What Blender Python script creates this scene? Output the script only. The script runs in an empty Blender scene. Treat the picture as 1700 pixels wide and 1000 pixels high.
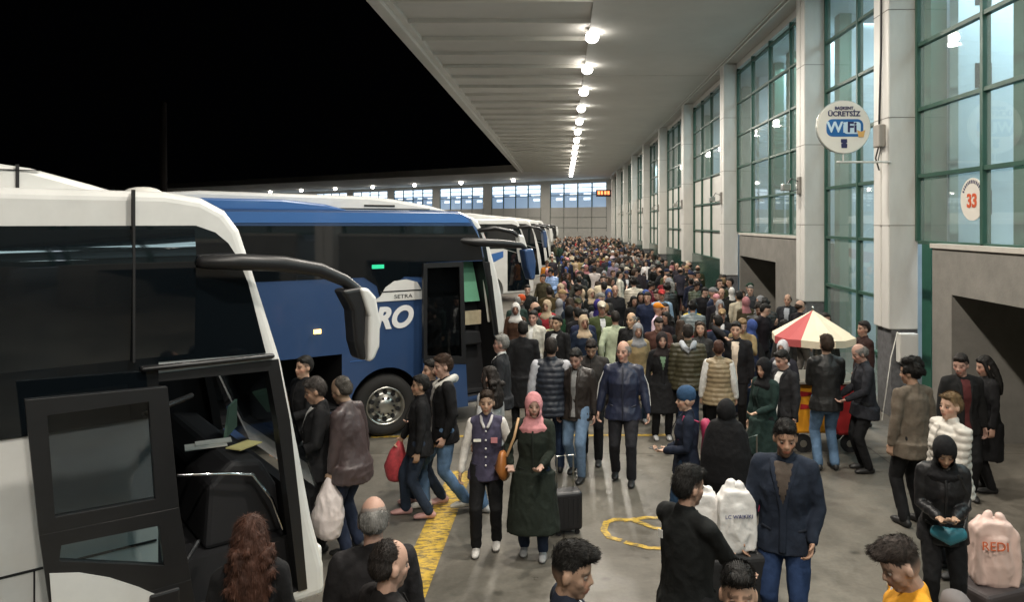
import bpy, bmesh, math, random
from math import sin, cos, pi, radians as R
from mathutils import Vector as V, Matrix, noise, geometry
random.seed(7)
C = bpy.context.scene.collection
scene = bpy.context.scene
# ------------------------------------------------------------------ camera
cd = bpy.data.cameras.new('camera'); cam = bpy.data.objects.new('camera', cd); C.objects.link(cam)
cam.location = (0, 0, 3.25); cam.rotation_euler = (R(90), 0, 0)
cd.sensor_width = 36; cd.lens = 26; cd.shift_x = -86/1700; cd.shift_y = -130/1700
cd.clip_start = .05; cd.clip_end = 2000
scene.camera = cam
# ------------------------------------------------------------------ night sky
w = bpy.data.worlds.new('World'); scene.world = w; w.use_nodes = True
bg = w.node_tree.nodes['Background']; bg.inputs[0].default_value = (.30, .33, .42, 1); bg.inputs[1].default_value = .0012
scene.view_settings.view_transform = 'Standard'; scene.view_settings.look = 'None'
scene.view_settings.exposure = 0.0; scene.view_settings.gamma = 1
scene.cycles.max_bounces = 8; scene.cycles.diffuse_bounces = 5; scene.cycles.transparent_max_bounces = 12
scene.cycles.caustics_reflective = False; scene.cycles.caustics_refractive = False
LAMP_W = 380          # each canopy downlight
HALL_W = 160          # each hall lamp
ZC = 8.65             # canopy soffit height
# ------------------------------------------------------------------ materials
MATS = {}
def mat(name, col=(.5, .5, .5), rough=.6, metal=0, spec=.5, var=0, vscale=3, bump=0, bscale=30, emit=0, ecol=None, objcol=False, vcol=False, coat=0, sheen=0, stretch=(1, 1, 1)):
    if name in MATS: return MATS[name]
    m = bpy.data.materials.new(name); m.use_nodes = True; nt = m.node_tree; N = nt.nodes; L = nt.links
    p = N['Principled BSDF']; MATS[name] = m
    p.inputs['Base Color'].default_value = (*col, 1); p.inputs['Roughness'].default_value = rough
    p.inputs['Metallic'].default_value = metal; p.inputs['Specular IOR Level'].default_value = spec
    p.inputs['Coat Weight'].default_value = coat; p.inputs['Coat Roughness'].default_value = .05
    if sheen: p.inputs['Sheen Weight'].default_value = sheen
    src = None
    if objcol: src = N.new('ShaderNodeObjectInfo').outputs['Color']
    if vcol:
        a = N.new('ShaderNodeVertexColor'); a.layer_name = 'Col'; src = a.outputs['Color']
    tc = N.new('ShaderNodeTexCoord'); mp = N.new('ShaderNodeMapping'); mp.inputs['Scale'].default_value = stretch
    L.new(tc.outputs['Object'], mp.inputs[0])
    if var:
        n = N.new('ShaderNodeTexNoise'); n.inputs['Scale'].default_value = vscale; n.inputs['Detail'].default_value = 6; n.inputs['Roughness'].default_value = .65
        L.new(mp.outputs[0], n.inputs[0])
        mr = N.new('ShaderNodeMapRange'); mr.inputs[1].default_value = .3; mr.inputs[2].default_value = .7
        mr.inputs[3].default_value = 1-var; mr.inputs[4].default_value = 1+var; L.new(n.outputs[0], mr.inputs[0])
        mx = N.new('ShaderNodeMix'); mx.data_type = 'RGBA'; mx.blend_type = 'MULTIPLY'; mx.inputs[0].default_value = 1
        if src: L.new(src, mx.inputs[6])
        else: mx.inputs[6].default_value = (*col, 1)
        cb = N.new('ShaderNodeCombineColor')
        for i in range(3): L.new(mr.outputs[0], cb.inputs[i])
        L.new(cb.outputs[0], mx.inputs[7]); src = mx.outputs[2]
        r2 = N.new('ShaderNodeMapRange'); r2.inputs[3].default_value = min(1, rough*1.15+.03); r2.inputs[4].default_value = max(.02, rough*.85)
        L.new(n.outputs[0], r2.inputs[0]); L.new(r2.outputs[0], p.inputs['Roughness'])
    if src: L.new(src, p.inputs['Base Color'])
    if bump:
        n = N.new('ShaderNodeTexNoise'); n.inputs['Scale'].default_value = bscale; n.inputs['Detail'].default_value = 4
        L.new(mp.outputs[0], n.inputs[0])
        b = N.new('ShaderNodeBump'); b.inputs['Strength'].default_value = bump; b.inputs['Distance'].default_value = .01
        L.new(n.outputs[0], b.inputs['Height']); L.new(b.outputs[0], p.inputs['Normal'])
    if emit:
        p.inputs['Emission Color'].default_value = (*(ecol or col), 1); p.inputs['Emission Strength'].default_value = emit
    return m
def glassmat(name, tint, gloss=(.9, .9, .9), rough=.02, ior=1.45, dust=0, dcol=(.6, .7, .66)):
    m = bpy.data.materials.new(name); m.use_nodes = True; nt = m.node_tree; N = nt.nodes; L = nt.links; N.clear()
    o = N.new('ShaderNodeOutputMaterial'); t = N.new('ShaderNodeBsdfTransparent'); t.inputs[0].default_value = (*tint, 1)
    g = N.new('ShaderNodeBsdfGlossy'); g.inputs[0].default_value = (*gloss, 1); g.inputs['Roughness'].default_value = rough
    f = N.new('ShaderNodeLayerWeight'); f.inputs[0].default_value = .5
    pw = N.new('ShaderNodeMath'); pw.operation = 'POWER'; pw.inputs[1].default_value = 4.5; L.new(f.outputs['Facing'], pw.inputs[0])
    ma = N.new('ShaderNodeMath'); ma.operation = 'MULTIPLY_ADD'; ma.inputs[1].default_value = .85; ma.inputs[2].default_value = .05; L.new(pw.outputs[0], ma.inputs[0])
    mx = N.new('ShaderNodeMixShader'); L.new(ma.outputs[0], mx.inputs[0])
    base = t.outputs[0]
    if dust:
        d = N.new('ShaderNodeBsdfDiffuse'); d.inputs[0].default_value = (*dcol, 1)
        m2 = N.new('ShaderNodeMixShader'); m2.inputs[0].default_value = dust
        L.new(t.outputs[0], m2.inputs[1]); L.new(d.outputs[0], m2.inputs[2]); base = m2.outputs[0]
    L.new(base, mx.inputs[1]); L.new(g.outputs[0], mx.inputs[2]); L.new(mx.outputs[0], o.inputs[0]); MATS[name] = m
    return m
WHITE = mat('white_paint', (.66, .66, .64), .35, var=.1, vscale=1.6, coat=.4)
BLUE = mat('blue_paint', (.028, .063, .155), .3, var=.06, vscale=1, coat=.6)
LBLUE = mat('light_blue_paint', (.045, .14, .38), .3, coat=.5)
DGLASS = mat('dark_tinted_glass', (.004, .006, .008), .04, spec=.7, bump=.02, bscale=1.2)
BLACK = mat('black_plastic', (.012, .012, .013), .38, var=.2, vscale=8)
BLACKM = mat('black_matt', (.008, .008, .009), .75)
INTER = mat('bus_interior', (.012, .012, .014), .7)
RUBBER = mat('tyre_rubber', (.018, .017, .016), .8, bump=.3, bscale=60)
STEEL = mat('brushed_steel', (.55, .54, .5), .3, metal=1, var=.1)
CHROME = mat('chrome', (.7, .7, .7), .12, metal=1)
YELLOW = None
CLAD = mat('white_cladding', (.63, .62, .585), .42, var=.10, vscale=2.2, stretch=(1, 1, .35))
GRANITE = mat('granite', (.14, .14, .145), .35, var=.35, vscale=14)
CONC = mat('grey_concrete', (.2, .19, .17), .75, var=.16, vscale=2.2, bump=.25, bscale=25)
CEIL = mat('ceiling_paint', (.62, .605, .57), .7, var=.05, vscale=.6)
CEILD = mat('ceiling_panel', (.62, .6, .55), .6, var=.06, vscale=.8)
GREEN = mat('green_frame_paint', (.028, .085, .06), .4, var=.1)
PANEL = mat('white_panel', (.62, .61, .57), .4, var=.04)
HALLW = mat('hall_wall', (.5, .57, .62), .6, var=.08, vscale=.7)
DISC = mat('lamp_diffuser', (1, 1, 1), .5, emit=24, ecol=(1, .95, .86))
TUBE = mat('lamp_tube', (1, 1, 1), .5, emit=8, ecol=(.82, .93, 1))
LEDM = mat('led_glow', (1, .3, .1), .5, emit=4, ecol=(1, .16, .05))
ORANGE = mat('orange_lamp', (1, .45, .1), .5, emit=5, ecol=(1, .55, .16))
GEXIT = mat('green_lamp', (.02, .6, .3), .5, emit=.35, ecol=(.05, .8, .42))
RED = mat('red_paint', (.38, .018, .02), .45, var=.1)
CARTY = mat('cart_yellow', (.72, .3, .015), .5, var=.08)
CLOTHW = mat('cream_canvas', (.72, .62, .46), .8, var=.05, bump=.2, bscale=80)
CLOTHR = mat('red_canvas', (.42, .08, .08), .8, var=.05, bump=.2, bscale=80)
GREENC = mat('green_curtain', (.16, .42, .27), .8, var=.1)
PAPER = mat('paper', (.8, .79, .72), .8)
PAPERY = mat('yellow_paper', (.75, .68, .3), .8)
WINGLASS = glassmat('green_window_glass', (.66, .79, .75), dust=.24, dcol=(.52, .6, .57))
TINTG = glassmat('door_glass', (.42, .45, .47), ior=1.5)
CLEARG = glassmat('clear_glass', (.72, .80, .82), ior=1.45)
def floor_mat():
    m = mat('concrete_floor', (.15, .145, .135), .3); nt = m.node_tree; N = nt.nodes; L = nt.links; p = N['Principled BSDF']; p.inputs['Specular IOR Level'].default_value = .3
    tc = N.new('ShaderNodeTexCoord')
    a = N.new('ShaderNodeTexNoise'); a.inputs['Scale'].default_value = .55; a.inputs['Detail'].default_value = 8; a.inputs['Roughness'].default_value = .62; a.inputs['Distortion'].default_value = .6
    b = N.new('ShaderNodeTexNoise'); b.inputs['Scale'].default_value = 26; b.inputs['Detail'].default_value = 5
    c = N.new('ShaderNodeTexNoise'); c.inputs['Scale'].default_value = 2.6; c.inputs['Detail'].default_value = 7; c.inputs['Roughness'].default_value = .7
    for n in (a, b, c): L.new(tc.outputs['Object'], n.inputs[0])
    r = N.new('ShaderNodeValToRGB'); r.color_ramp.elements[0].position = .33; r.color_ramp.elements[0].color = (.078, .072, .06, 1)
    r.color_ramp.elements[1].position = .66; r.color_ramp.elements[1].color = (.19, .174, .146, 1); L.new(a.outputs[0], r.inputs[0])
    r2 = N.new('ShaderNodeValToRGB'); r2.color_ramp.elements[0].position = .28; r2.color_ramp.elements[0].color = (.62, .62, .62, 1)
    r2.color_ramp.elements[1].position = .5; r2.color_ramp.elements[1].color = (1, 1, 1, 1); L.new(c.outputs[0], r2.inputs[0])
    r3 = N.new('ShaderNodeMapRange'); r3.inputs[3].default_value = .78; r3.inputs[4].default_value = 1.22; L.new(b.outputs[0], r3.inputs[0])
    x1 = N.new('ShaderNodeMix'); x1.data_type = 'RGBA'; x1.blend_type = 'MULTIPLY'; x1.inputs[0].default_value = 1
    L.new(r.outputs[0], x1.inputs[6]); L.new(r2.outputs[0], x1.inputs[7])
    x2 = N.new('ShaderNodeVectorMath'); x2.operation = 'SCALE'; L.new(x1.outputs[2], x2.inputs[0]); L.new(r3.outputs[0], x2.inputs['Scale'])
    br = N.new('ShaderNodeTexBrick'); br.offset = 0; br.inputs['Scale'].default_value = 1; br.inputs['Brick Width'].default_value = 4.4; br.inputs['Row Height'].default_value = 5.2; br.inputs['Mortar Size'].default_value = .012; br.inputs['Mortar Smooth'].default_value = .3
    br.inputs['Color1'].default_value = br.inputs['Color2'].default_value = (1, 1, 1, 1); br.inputs['Mortar'].default_value = (.35, .33, .3, 1); L.new(tc.outputs['Object'], br.inputs[0])
    x3 = N.new('ShaderNodeVectorMath'); x3.operation = 'MULTIPLY'; L.new(x2.outputs[0], x3.inputs[0]); L.new(br.outputs['Color'], x3.inputs[1])
    vo = N.new('ShaderNodeTexVoronoi'); vo.inputs['Scale'].default_value = 2.3; L.new(tc.outputs['Object'], vo.inputs[0])
    n5 = N.new('ShaderNodeTexNoise'); n5.inputs['Scale'].default_value = 7; L.new(tc.outputs['Object'], n5.inputs[0])
    ad = N.new('ShaderNodeMath'); ad.operation = 'MULTIPLY_ADD'; ad.inputs[1].default_value = .35; L.new(n5.outputs[0], ad.inputs[0]); L.new(vo.outputs['Distance'], ad.inputs[2])
    sm = N.new('ShaderNodeMapRange'); sm.inputs[1].default_value = .19; sm.inputs[2].default_value = .33; sm.inputs[3].default_value = .42; sm.inputs[4].default_value = 1; L.new(ad.outputs[0], sm.inputs[0])
    x4 = N.new('ShaderNodeVectorMath'); x4.operation = 'SCALE'; L.new(x3.outputs[0], x4.inputs[0]); L.new(sm.outputs[0], x4.inputs['Scale'])
    L.new(x4.outputs[0], p.inputs['Base Color'])
    rr = N.new('ShaderNodeMapRange'); rr.inputs[1].default_value = .3; rr.inputs[2].default_value = .7; rr.inputs[3].default_value = .27; rr.inputs[4].default_value = .55
    L.new(c.outputs[0], rr.inputs[0]); L.new(rr.outputs[0], p.inputs['Roughness'])
    bp = N.new('ShaderNodeBump'); bp.inputs['Strength'].default_value = .12; bp.inputs['Distance'].default_value = .01; L.new(b.outputs[0], bp.inputs['Height']); L.new(bp.outputs[0], p.inputs['Normal'])
    return m
FLOOR = floor_mat()
def worn_paint():
    m = mat('worn_yellow_paint', (.55, .36, .04), .5); nt = m.node_tree; N = nt.nodes; L = nt.links; p = N['Principled BSDF']
    tc = N.new('ShaderNodeTexCoord'); mp = N.new('ShaderNodeMapping'); mp.inputs['Scale'].default_value = (1, 2.6, 1); L.new(tc.outputs['Object'], mp.inputs[0])
    n = N.new('ShaderNodeTexNoise'); n.inputs['Scale'].default_value = 9; n.inputs['Detail'].default_value = 8; n.inputs['Roughness'].default_value = .75; L.new(mp.outputs[0], n.inputs[0])
    r = N.new('ShaderNodeValToRGB'); e = r.color_ramp.elements; e[0].position = .43; e[0].color = (.13, .1, .05, 1); e[1].position = .53; e[1].color = (.55, .36, .045, 1)
    L.new(n.outputs[0], r.inputs[0]); L.new(r.outputs[0], p.inputs['Base Color'])
    return m
YELLOW = worn_paint()
FAB = mat('fabric', rough=.88, objcol=True, var=.22, vscale=7, bump=.75, bscale=17, spec=.25)
LEA = mat('leather', rough=.45, objcol=True, var=.15, vscale=9, bump=.6, bscale=20, spec=.4)
NYL = mat('nylon', rough=.5, objcol=True, var=.1, vscale=9, bump=.35, bscale=25)
DEN = mat('denim', rough=.9, objcol=True, var=.32, vscale=6, bump=.7, bscale=18, spec=.25)
HAIR = mat('hair_strands', rough=.68, spec=.3, objcol=True, var=.5, vscale=22, bump=.9, bscale=45, stretch=(1, 1, .35))
SKIN = mat('skin', rough=.6, spec=.35, vcol=True, var=.07, vscale=14, bump=.1, bscale=90)
EYE = mat('eye_surface', rough=.15, vcol=True)
# ------------------------------------------------------------------ object helpers
def mk(name, me, m=None, parent=None):
    o = bpy.data.objects.new(name, me); C.objects.link(o)
    if m: me.materials.append(m)
    if parent: o.parent = parent
    return o
def tag(o, label=None, cat=None, group=None, kind=None):
    if label: o['label'] = label
    if cat: o['category'] = cat
    if group: o['group'] = group
    if kind: o['kind'] = kind
    return o
def thing(name, label, cat, loc=(0, 0, 0), rz=0, group=None):
    o = bpy.data.objects.new(name, None); C.objects.link(o); o.location = loc; o.rotation_euler = (0, 0, rz); o.empty_display_size = .2
    return tag(o, label, cat, group)
class MB:
    def __init__(s): s.v = []; s.f = []
    def add(s, v, f):
        n = len(s.v); s.v += [tuple(p) for p in v]; s.f += [tuple(i+n for i in q) for q in f]; return s
    def box(s, x0, x1, y0, y1, z0, z1):
        v = [(x, y, z) for x in (x0, x1) for y in (y0, y1) for z in (z0, z1)]
        return s.add(v, [(0, 1, 3, 2), (4, 6, 7, 5), (0, 4, 5, 1), (2, 3, 7, 6), (0, 2, 6, 4), (1, 5, 7, 3)])
    def prism(s, poly, a, b, axis='y'):
        n = len(poly)
        def P(p, t): return (p[0], t, p[1]) if axis == 'y' else ((t, p[0], p[1]) if axis == 'x' else (p[0], p[1], t))
        v = [P(p, a) for p in poly]+[P(p, b) for p in poly]
        return s.add(v, [tuple(range(n))[::-1], tuple(range(n, 2*n))]+[(i, (i+1) % n, n+(i+1) % n, n+i) for i in range(n)])
    def tube(s, pts, rad, n=12, ref=(1, 0, 0), round_=True):
        pts = [V(p) for p in pts]; k = len(pts); ref = V(ref); rings = []
        rr = [(r, r) if isinstance(r, (int, float)) else r for r in (rad if isinstance(rad, list) else [rad]*k)]
        P = []; T = []
        for i in range(k):
            t = (pts[min(i+1, k-1)]-pts[max(i-1, 0)]); t = t.normalized() if t.length > 1e-9 else V((0, 0, 1)); T.append(t)
        if round_:
            a0 = T[0]; r0 = min(rr[0]); seq = []
            for q in (.92, .6): seq.append((pts[0]-a0*r0*q*.9, tuple(x*math.sqrt(1-q*q) for x in rr[0]), a0))
            seq += list(zip(pts, rr, T)); a1 = T[-1]; r1 = min(rr[-1])
            for q in (.6, .92): seq.append((pts[-1]+a1*r1*q*.9, tuple(x*math.sqrt(1-q*q) for x in rr[-1]), a1))
        else: seq = list(zip(pts, rr, T))
        v = []
        for p, r, t in seq:
            sd = ref-t*ref.dot(t)
            if sd.length < 1e-3: sd = V((0, 1, 0))-t*t.y
            sd.normalize(); ot = t.cross(sd)
            for j in range(n):
                a = 2*pi*j/n; v.append(p+sd*cos(a)*r[0]+ot*sin(a)*r[1])
        K = len(seq); f = [(i*n+j, i*n+(j+1) % n, (i+1)*n+(j+1) % n, (i+1)*n+j) for i in range(K-1) for j in range(n)]
        f += [tuple(range(n))[::-1], tuple(range((K-1)*n, K*n))]
        return s.add(v, f)
    def ball(s, c, r, M=None, n=14, k=9):
        r = (r, r, r) if isinstance(r, (int, float)) else r; v = []; f = []
        for i in range(1, k):
            a = pi*i/k
            for j in range(n):
                b = 2*pi*j/n; v.append(V((c[0]+r[0]*sin(a)*cos(b), c[1]+r[1]*sin(a)*sin(b), c[2]-r[2]*cos(a))))
        v += [V((c[0], c[1], c[2]-r[2])), V((c[0], c[1], c[2]+r[2]))]; b0 = (k-1)*n; t0 = b0+1
        f += [(i*n+j, i*n+(j+1) % n, (i+1)*n+(j+1) % n, (i+1)*n+j) for i in range(k-2) for j in range(n)]
        f += [(b0, (j+1) % n, j) for j in range(n)]+[(t0, (k-2)*n+j, (k-2)*n+(j+1) % n) for j in range(n)]
        if M: v = [M @ p for p in v]
        return s.add(v, f)
    def mesh(s, name):
        me = bpy.data.meshes.new(name); me.from_pydata(s.v, [], s.f); me.update(); return me
    def build(s, name, m=None, parent=None, smooth=False, bevel=0, seg=2, loc=None):
        me = s.mesh(name)
        bm = bmesh.new(); bm.from_mesh(me); bmesh.ops.recalc_face_normals(bm, faces=bm.faces); bm.to_mesh(me); bm.free()
        o = mk(name, me, m, parent)
        if loc: o.location = loc
        if bevel:
            b = o.modifiers.new('b', 'BEVEL'); b.width = bevel; b.segments = seg; b.limit_method = 'ANGLE'; b.angle_limit = R(35)
        if smooth:
            for p in me.polygons: p.use_smooth = True
        return o
def bake(o):
    dg = bpy.context.evaluated_depsgraph_get(); dg.update()
    me = bpy.data.meshes.new_from_object(o.evaluated_get(dg)); o.modifiers.clear(); old = o.data; o.data = me; bpy.data.meshes.remove(old); return o
def text(name, s, size, m, parent, loc, rot, depth=.004, shear=0, offset=0, sx=1):
    c = bpy.data.curves.new(name, 'FONT'); c.body = s; c.size = size; c.extrude = depth; c.align_x = 'CENTER'; c.align_y = 'CENTER'; c.shear = shear; c.offset = offset
    t = bpy.data.objects.new('tmp', c); C.objects.link(t); dg = bpy.context.evaluated_depsgraph_get(); dg.update()
    me = bpy.data.meshes.new_from_object(t.evaluated_get(dg)); bpy.data.objects.remove(t)
    o = mk(name, me, m, parent); o.location = loc; o.rotation_euler = rot; o.scale = (sx, 1, 1); return o
def arealamp(name, parent, loc, w, size, col=(1, .925, .82), rot=(0, 0, 0), shape='DISK', spread=180):
    l = bpy.data.lights.new(name, 'AREA'); l.shape = shape; l.size = size; l.energy = w; l.color = col; l.spread = R(spread)
    o = bpy.data.objects.new(name, l); C.objects.link(o); o.parent = parent; o.location = loc; o.rotation_euler = rot; return o
# ------------------------------------------------------------------ ground
def sheet(name, pts, z, m, kind='structure'):
    return tag(mk(name, MB().add([(x, y, z) for x, y in pts], [tuple(range(len(pts)))]).mesh(name), m), kind=kind)
sheet('ground', [(-160, -60), (60, -60), (60, 220), (-160, 220)], 0, FLOOR)
def stroke(pts, wd):
    b = MB()
    for i in range(len(pts)-1):
        a = V((*pts[i], 0)); c = V((*pts[i+1], 0)); d = (c-a).normalized(); n = V((-d.y, d.x, 0))*wd/2; e = d*wd*.2
        b.add([a-n-e, c-n+e, c+n+e, a+n-e], [(0, 1, 2, 3)])
    return b
def marking(name, b, z=.004):
    o = b.build(name, YELLOW); o.location.z = z; return tag(o, kind='structure')
marking('lane_marking', stroke([(-1.36, 2), (-1.34, 9.6)], .3))
marking('bay_marking', stroke([(-2.9, 11.2), (1.62, 11.3)], .09), .005)
marking('bay_marking', stroke([(-1.33, 16.2), (2.2, 16.2)], .09), .005)
nb = MB()
for pts, wd in (([(.58, 7.55), (.47, 7.62), (.42, 7.8), (.46, 8.0), (.56, 8.08), (.74, 8.07), (.96, 7.86), (1.2, 7.72)], .07), ([(.66, 8.05), (.9, 8.13), (1.25, 8.12)], .07), ([(.63, 7.5), (.85, 7.37), (1.25, 7.36)], .07), ([(1.03, 7.85), (1.03, 7.4)], .07)):
    for i, q in enumerate(stroke(pts, wd).v): nb.v.append((q[0], q[1], q[2]+.0002*(i//4)))
nb.f = [(i, i+1, i+2, i+3) for i in range(0, len(nb.v), 4)]
marking('bay_number_marking', nb, .006)
# ------------------------------------------------------------------ canopy
can = thing('canopy_roof', 'wide concrete canopy over the platform with ribbed grey soffit and open dark edge', 'canopy')
EX = -4.7; EY = 78
MB().box(.72, 6.6, -14, 27.0, ZC, ZC+.5).box(.72, 6.6, 27.06, 100, ZC, ZC+.5).box(EX+.5, .72, -14, EY, ZC+.12, ZC+.5).build('soffit', CEIL, can)
MB().box(EX, EX+.32, -14, EY, ZC-.12, ZC+.75).box(EX+.32, EX+.5, -14, EY, ZC, ZC+.5).build('edge_beam', CEIL, can, bevel=.02)
rb = MB(); y = -12.7
while y < EY: rb.box(EX+.5, .72, y, y+.1, ZC, ZC+.12); y += 1.92
rb.build('rib', CEILD, can)
MB().prism([(EX, EY), (.72, EY), (.72, 110), (-100, 190), (-90, 135)], ZC, ZC+.75, 'z').build('far_soffit', CEIL, can)
MB().tube([(5.42, -14, ZC-.04), (5.42, 88, ZC-.04)], .03, 6).tube([(5.3, -14, ZC-.03), (5.3, 88, ZC-.03)], .018, 6).build('conduit', PANEL, can)
# downlights
def downlight(x, y, i, w=LAMP_W, big=.2):
    t = thing('downlight', 'round ceiling downlight', 'ceiling lamp', (x, y, ZC-.002), 0, 'downlights along the canopy')
    MB().tube([(0, 0, 0), (0, 0, -.02)], [big*.9, big*.8], 24, round_=False).build('rim', PANEL, t)
    MB().ball((0, 0, -.02-big*.62), (big*.95, big*.95, big*.8), None, 24, 14).build('diffuser', DISC, t, smooth=True)
    if w: arealamp('lamp', t, (0, 0, -.06-big*1.45), w, .42)
    return t
words = ['nearest to the camera', 'second in the row of lamps', 'third', 'fourth', 'fifth', 'sixth', 'seventh', 'eighth', 'ninth', 'tenth', 'eleventh', 'twelfth', 'thirteenth', 'fourteenth']
i = 0; y = -5.35
while y < 86:
    t = downlight(.8, y, 0)
    if y > 19:
        t['label'] = ('glowing round ceiling downlight, largest and nearest of the row in view' if i == 0 else
            'glowing round ceiling downlight, %s of the row counted from the nearest' % (['', 'second'] + words[2:])[i] if i < 14 else 'tiny glowing ceiling downlight at the far end of the canopy row'); i += 1
    else: t['label'] = 'glowing round ceiling downlight overhead, above the top edge of the view'
    y += 4.38
# ------------------------------------------------------------------ terminal building
tb = thing('terminal_building', 'bus terminal facade of white columns and tall green-framed windows along the platform', 'building')
XG = 5.9; XC = 5.4
def column(y):
    b = MB().box(XC, XG-.003, y-.3, y-.02, 1.47, ZC-.002).box(XC, XG-.003, y+.02, y+.3, 1.47, ZC-.002).box(XC+.04, XG-.003, y-.02, y+.02, 1.47, ZC-.002)
    c = b.build('column', CLAD, tb, bevel=.025)
    MB().box(XC+.06, XG-.004, y-.27, y+.27, 0, 1.468).build('granite_base', GRANITE, c)
    s = MB()
    for z in (3.2, 5.0, 6.8): s.box(XC-.004, XG-.006, y-.304, y+.304, z, z+.012)
    s.build('panel_seam', CONC, c)
cols = [4.2, 12.6, 16.9, 25.3, 33.7, 42.1, 50.5, 58.9, 67.3, 75.7, 84.1]
for y in cols: column(y)
MU = [.80, 1.87, 2.93, 4.02, 5.12, 6.19, 7.28, 8.3]
def bay(y0, y1, kind, n=4):
    zb = {'portal': 2.95, 'full': .05, 'panel': 5.12}[kind]; zt = 8.45
    f = MB(); dy = (y1-y0)/n
    for i in range(n+1):
        yy = min(max(y0+i*dy, y0+.04), y1-.04); f.box(XG-.06, XG+.06, yy-.035, yy+.035, 1.9 if kind == 'panel' else zb, zt)
    for z in MU:
        if z >= zb-.05 or (kind == 'panel' and z > 1.85):
            for i in range(n): f.box(XG-.05, XG+.05, y0+i*dy+.037+(.038 if i == 0 else 0), y0+(i+1)*dy-.037-(.038 if i == n-1 else 0), z-.03, z+.03)
    fr = f.build('window', GREEN, tb)
    MB().add([(XG, y0, zb), (XG, y1, zb), (XG, y1, zt), (XG, y0, zt)], [(0, 1, 2, 3)]).build('pane', WINGLASS, fr)
    if kind == 'panel':
        MB().box(XG+.02, XG+.08, y0, y1, 1.9, 5.1).build('blind_panel', PANEL, fr)
        MB().box(XG-.1, XG+.06, y0, y1, 0, 1.88).build('dado_glass', mat('dark_green_glass', (.03, .07, .055), .12, var=.2), fr)
    if kind == 'portal':
        xo = 5.7; yl = y1-.82; ya = y0+.9 if y0 < 10 else 19.9; yb = 23.9 if y0 > 10 else y1-1.43
        b = MB().box(xo, XG+.2, yb, y1-(.86 if y0 < 10 else 1.0), 0, 2.19).box(xo, XG+.2, y0, ya, 0, 2.19).box(xo, XG+.2, y0, y1-(.86 if y0 < 10 else 1.0), 2.19, 2.86)
        b.box(xo+.25, xo+3, yb+.001, yb+.25, 0, 2.7).box(xo+.25, xo+3, ya-.25, ya-.001, 0, 2.7)
        b.build('stair_portal', CONC, fr)
        MB().box(xo-.03, XG+.2, y0, y1-(.84 if y0 < 10 else .98), 2.862, 2.93).build('sill', mat('sill_stone', (.5, .47, .42), .6, var=.1), fr)
        MB().box(xo+2.8, xo+3, ya, yb, 0, 2.7).box(xo+.3, xo+2.8, ya, yb, 2.5, 2.7).build('recess_wall', GRANITE, fr)
for a, b, k, n in ((-4, 3.9, 'portal', 4), (4.5, 12.3, 'portal', 4), (-12.4, -4.3, 'portal', 4), (12.9, 16.6, 'full', 2), (17.2, 25.0, 'portal', 4)): bay(a, b, k, n)
for i in range(3, 10):
    bay(cols[i]+.3, cols[i+1]-.3, 'panel')
MB().box(XG-.05, XG+.25, -14, 90, 8.45, ZC-.003).build('lintel', CEIL, tb)
# hall behind the glass
hall = MB().box(13.5, 13.8, -14, 90, 0, 8.6).box(6.1, 13.5, -14, 90, 8.5, 8.6)
for y in cols: hall.box(8.4, 9.1, y+1.2, y+1.9, 0, 8.5)
hall.box(7.15, 8.15, 13.4, 13.7, 0, 8.5).box(7.0, 7.7, 26.5, 26.8, 0, 8.5)
hall.build('hall_wall', HALLW, tb)
MB().box(9.2, 13.5, -14, 90, 4.25, 4.5).build('mezzanine_floor', CONC, tb)
dk = MB()
for z in (2.2, 3.4, 5.7, 7.2): dk.box(7.45, 7.75, 13.39, 13.395, z, z+.45)
dk.build('wall_opening', BLACKM, tb)
GREENP = mat('pale_green_paint', (.05, .16, .11), .5, var=.1)
for k_, y in enumerate((9.6, 11.0, 13.9, 16.0, 18.5, 20.4, 22.6, 24.2, 28.5, 31, 36, 40, 45, 50)):
    MB().box(6.9, 7.2, y, y+.35, 0, 8.5).build('hall_pier', GREENP, tb); MB().box(7.2, 8.3, y+.1, y+.3, 0, 8.5).build('hall_partition', HALLW, tb)
for k, y in enumerate((-9, -3, 4, 9, 12.6, 16, 20, 23.5, 32, 42, 54, 68)):
    t = thing('hall_lamp', 'bluish white tube lamp under the hall ceiling behind the windows', 'ceiling lamp', (8.6, y, 8.4), 0, 'tube lamps inside the terminal hall')
    MB().box(-.06, .06, -1.8, 1.8, -.08, 0).build('tube', TUBE, t); arealamp('lamp', t, (0, 0, -.12), HALL_W*2.6, 3, (.78, .9, 1), shape='SQUARE')
    t2 = thing('hall_lamp', 'bluish white tube lamp under the mezzanine behind the windows', 'ceiling lamp', (9.6, y+1, 4.2), 0, 'tube lamps inside the terminal hall')
    MB().box(-.5, .5, -.05, .05, -.08, 0).build('tube', TUBE, t2); arealamp('lamp', t2, (0, 0, -.12), HALL_W*.7, 1.2, (.8, .92, 1), shape='SQUARE')
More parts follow.
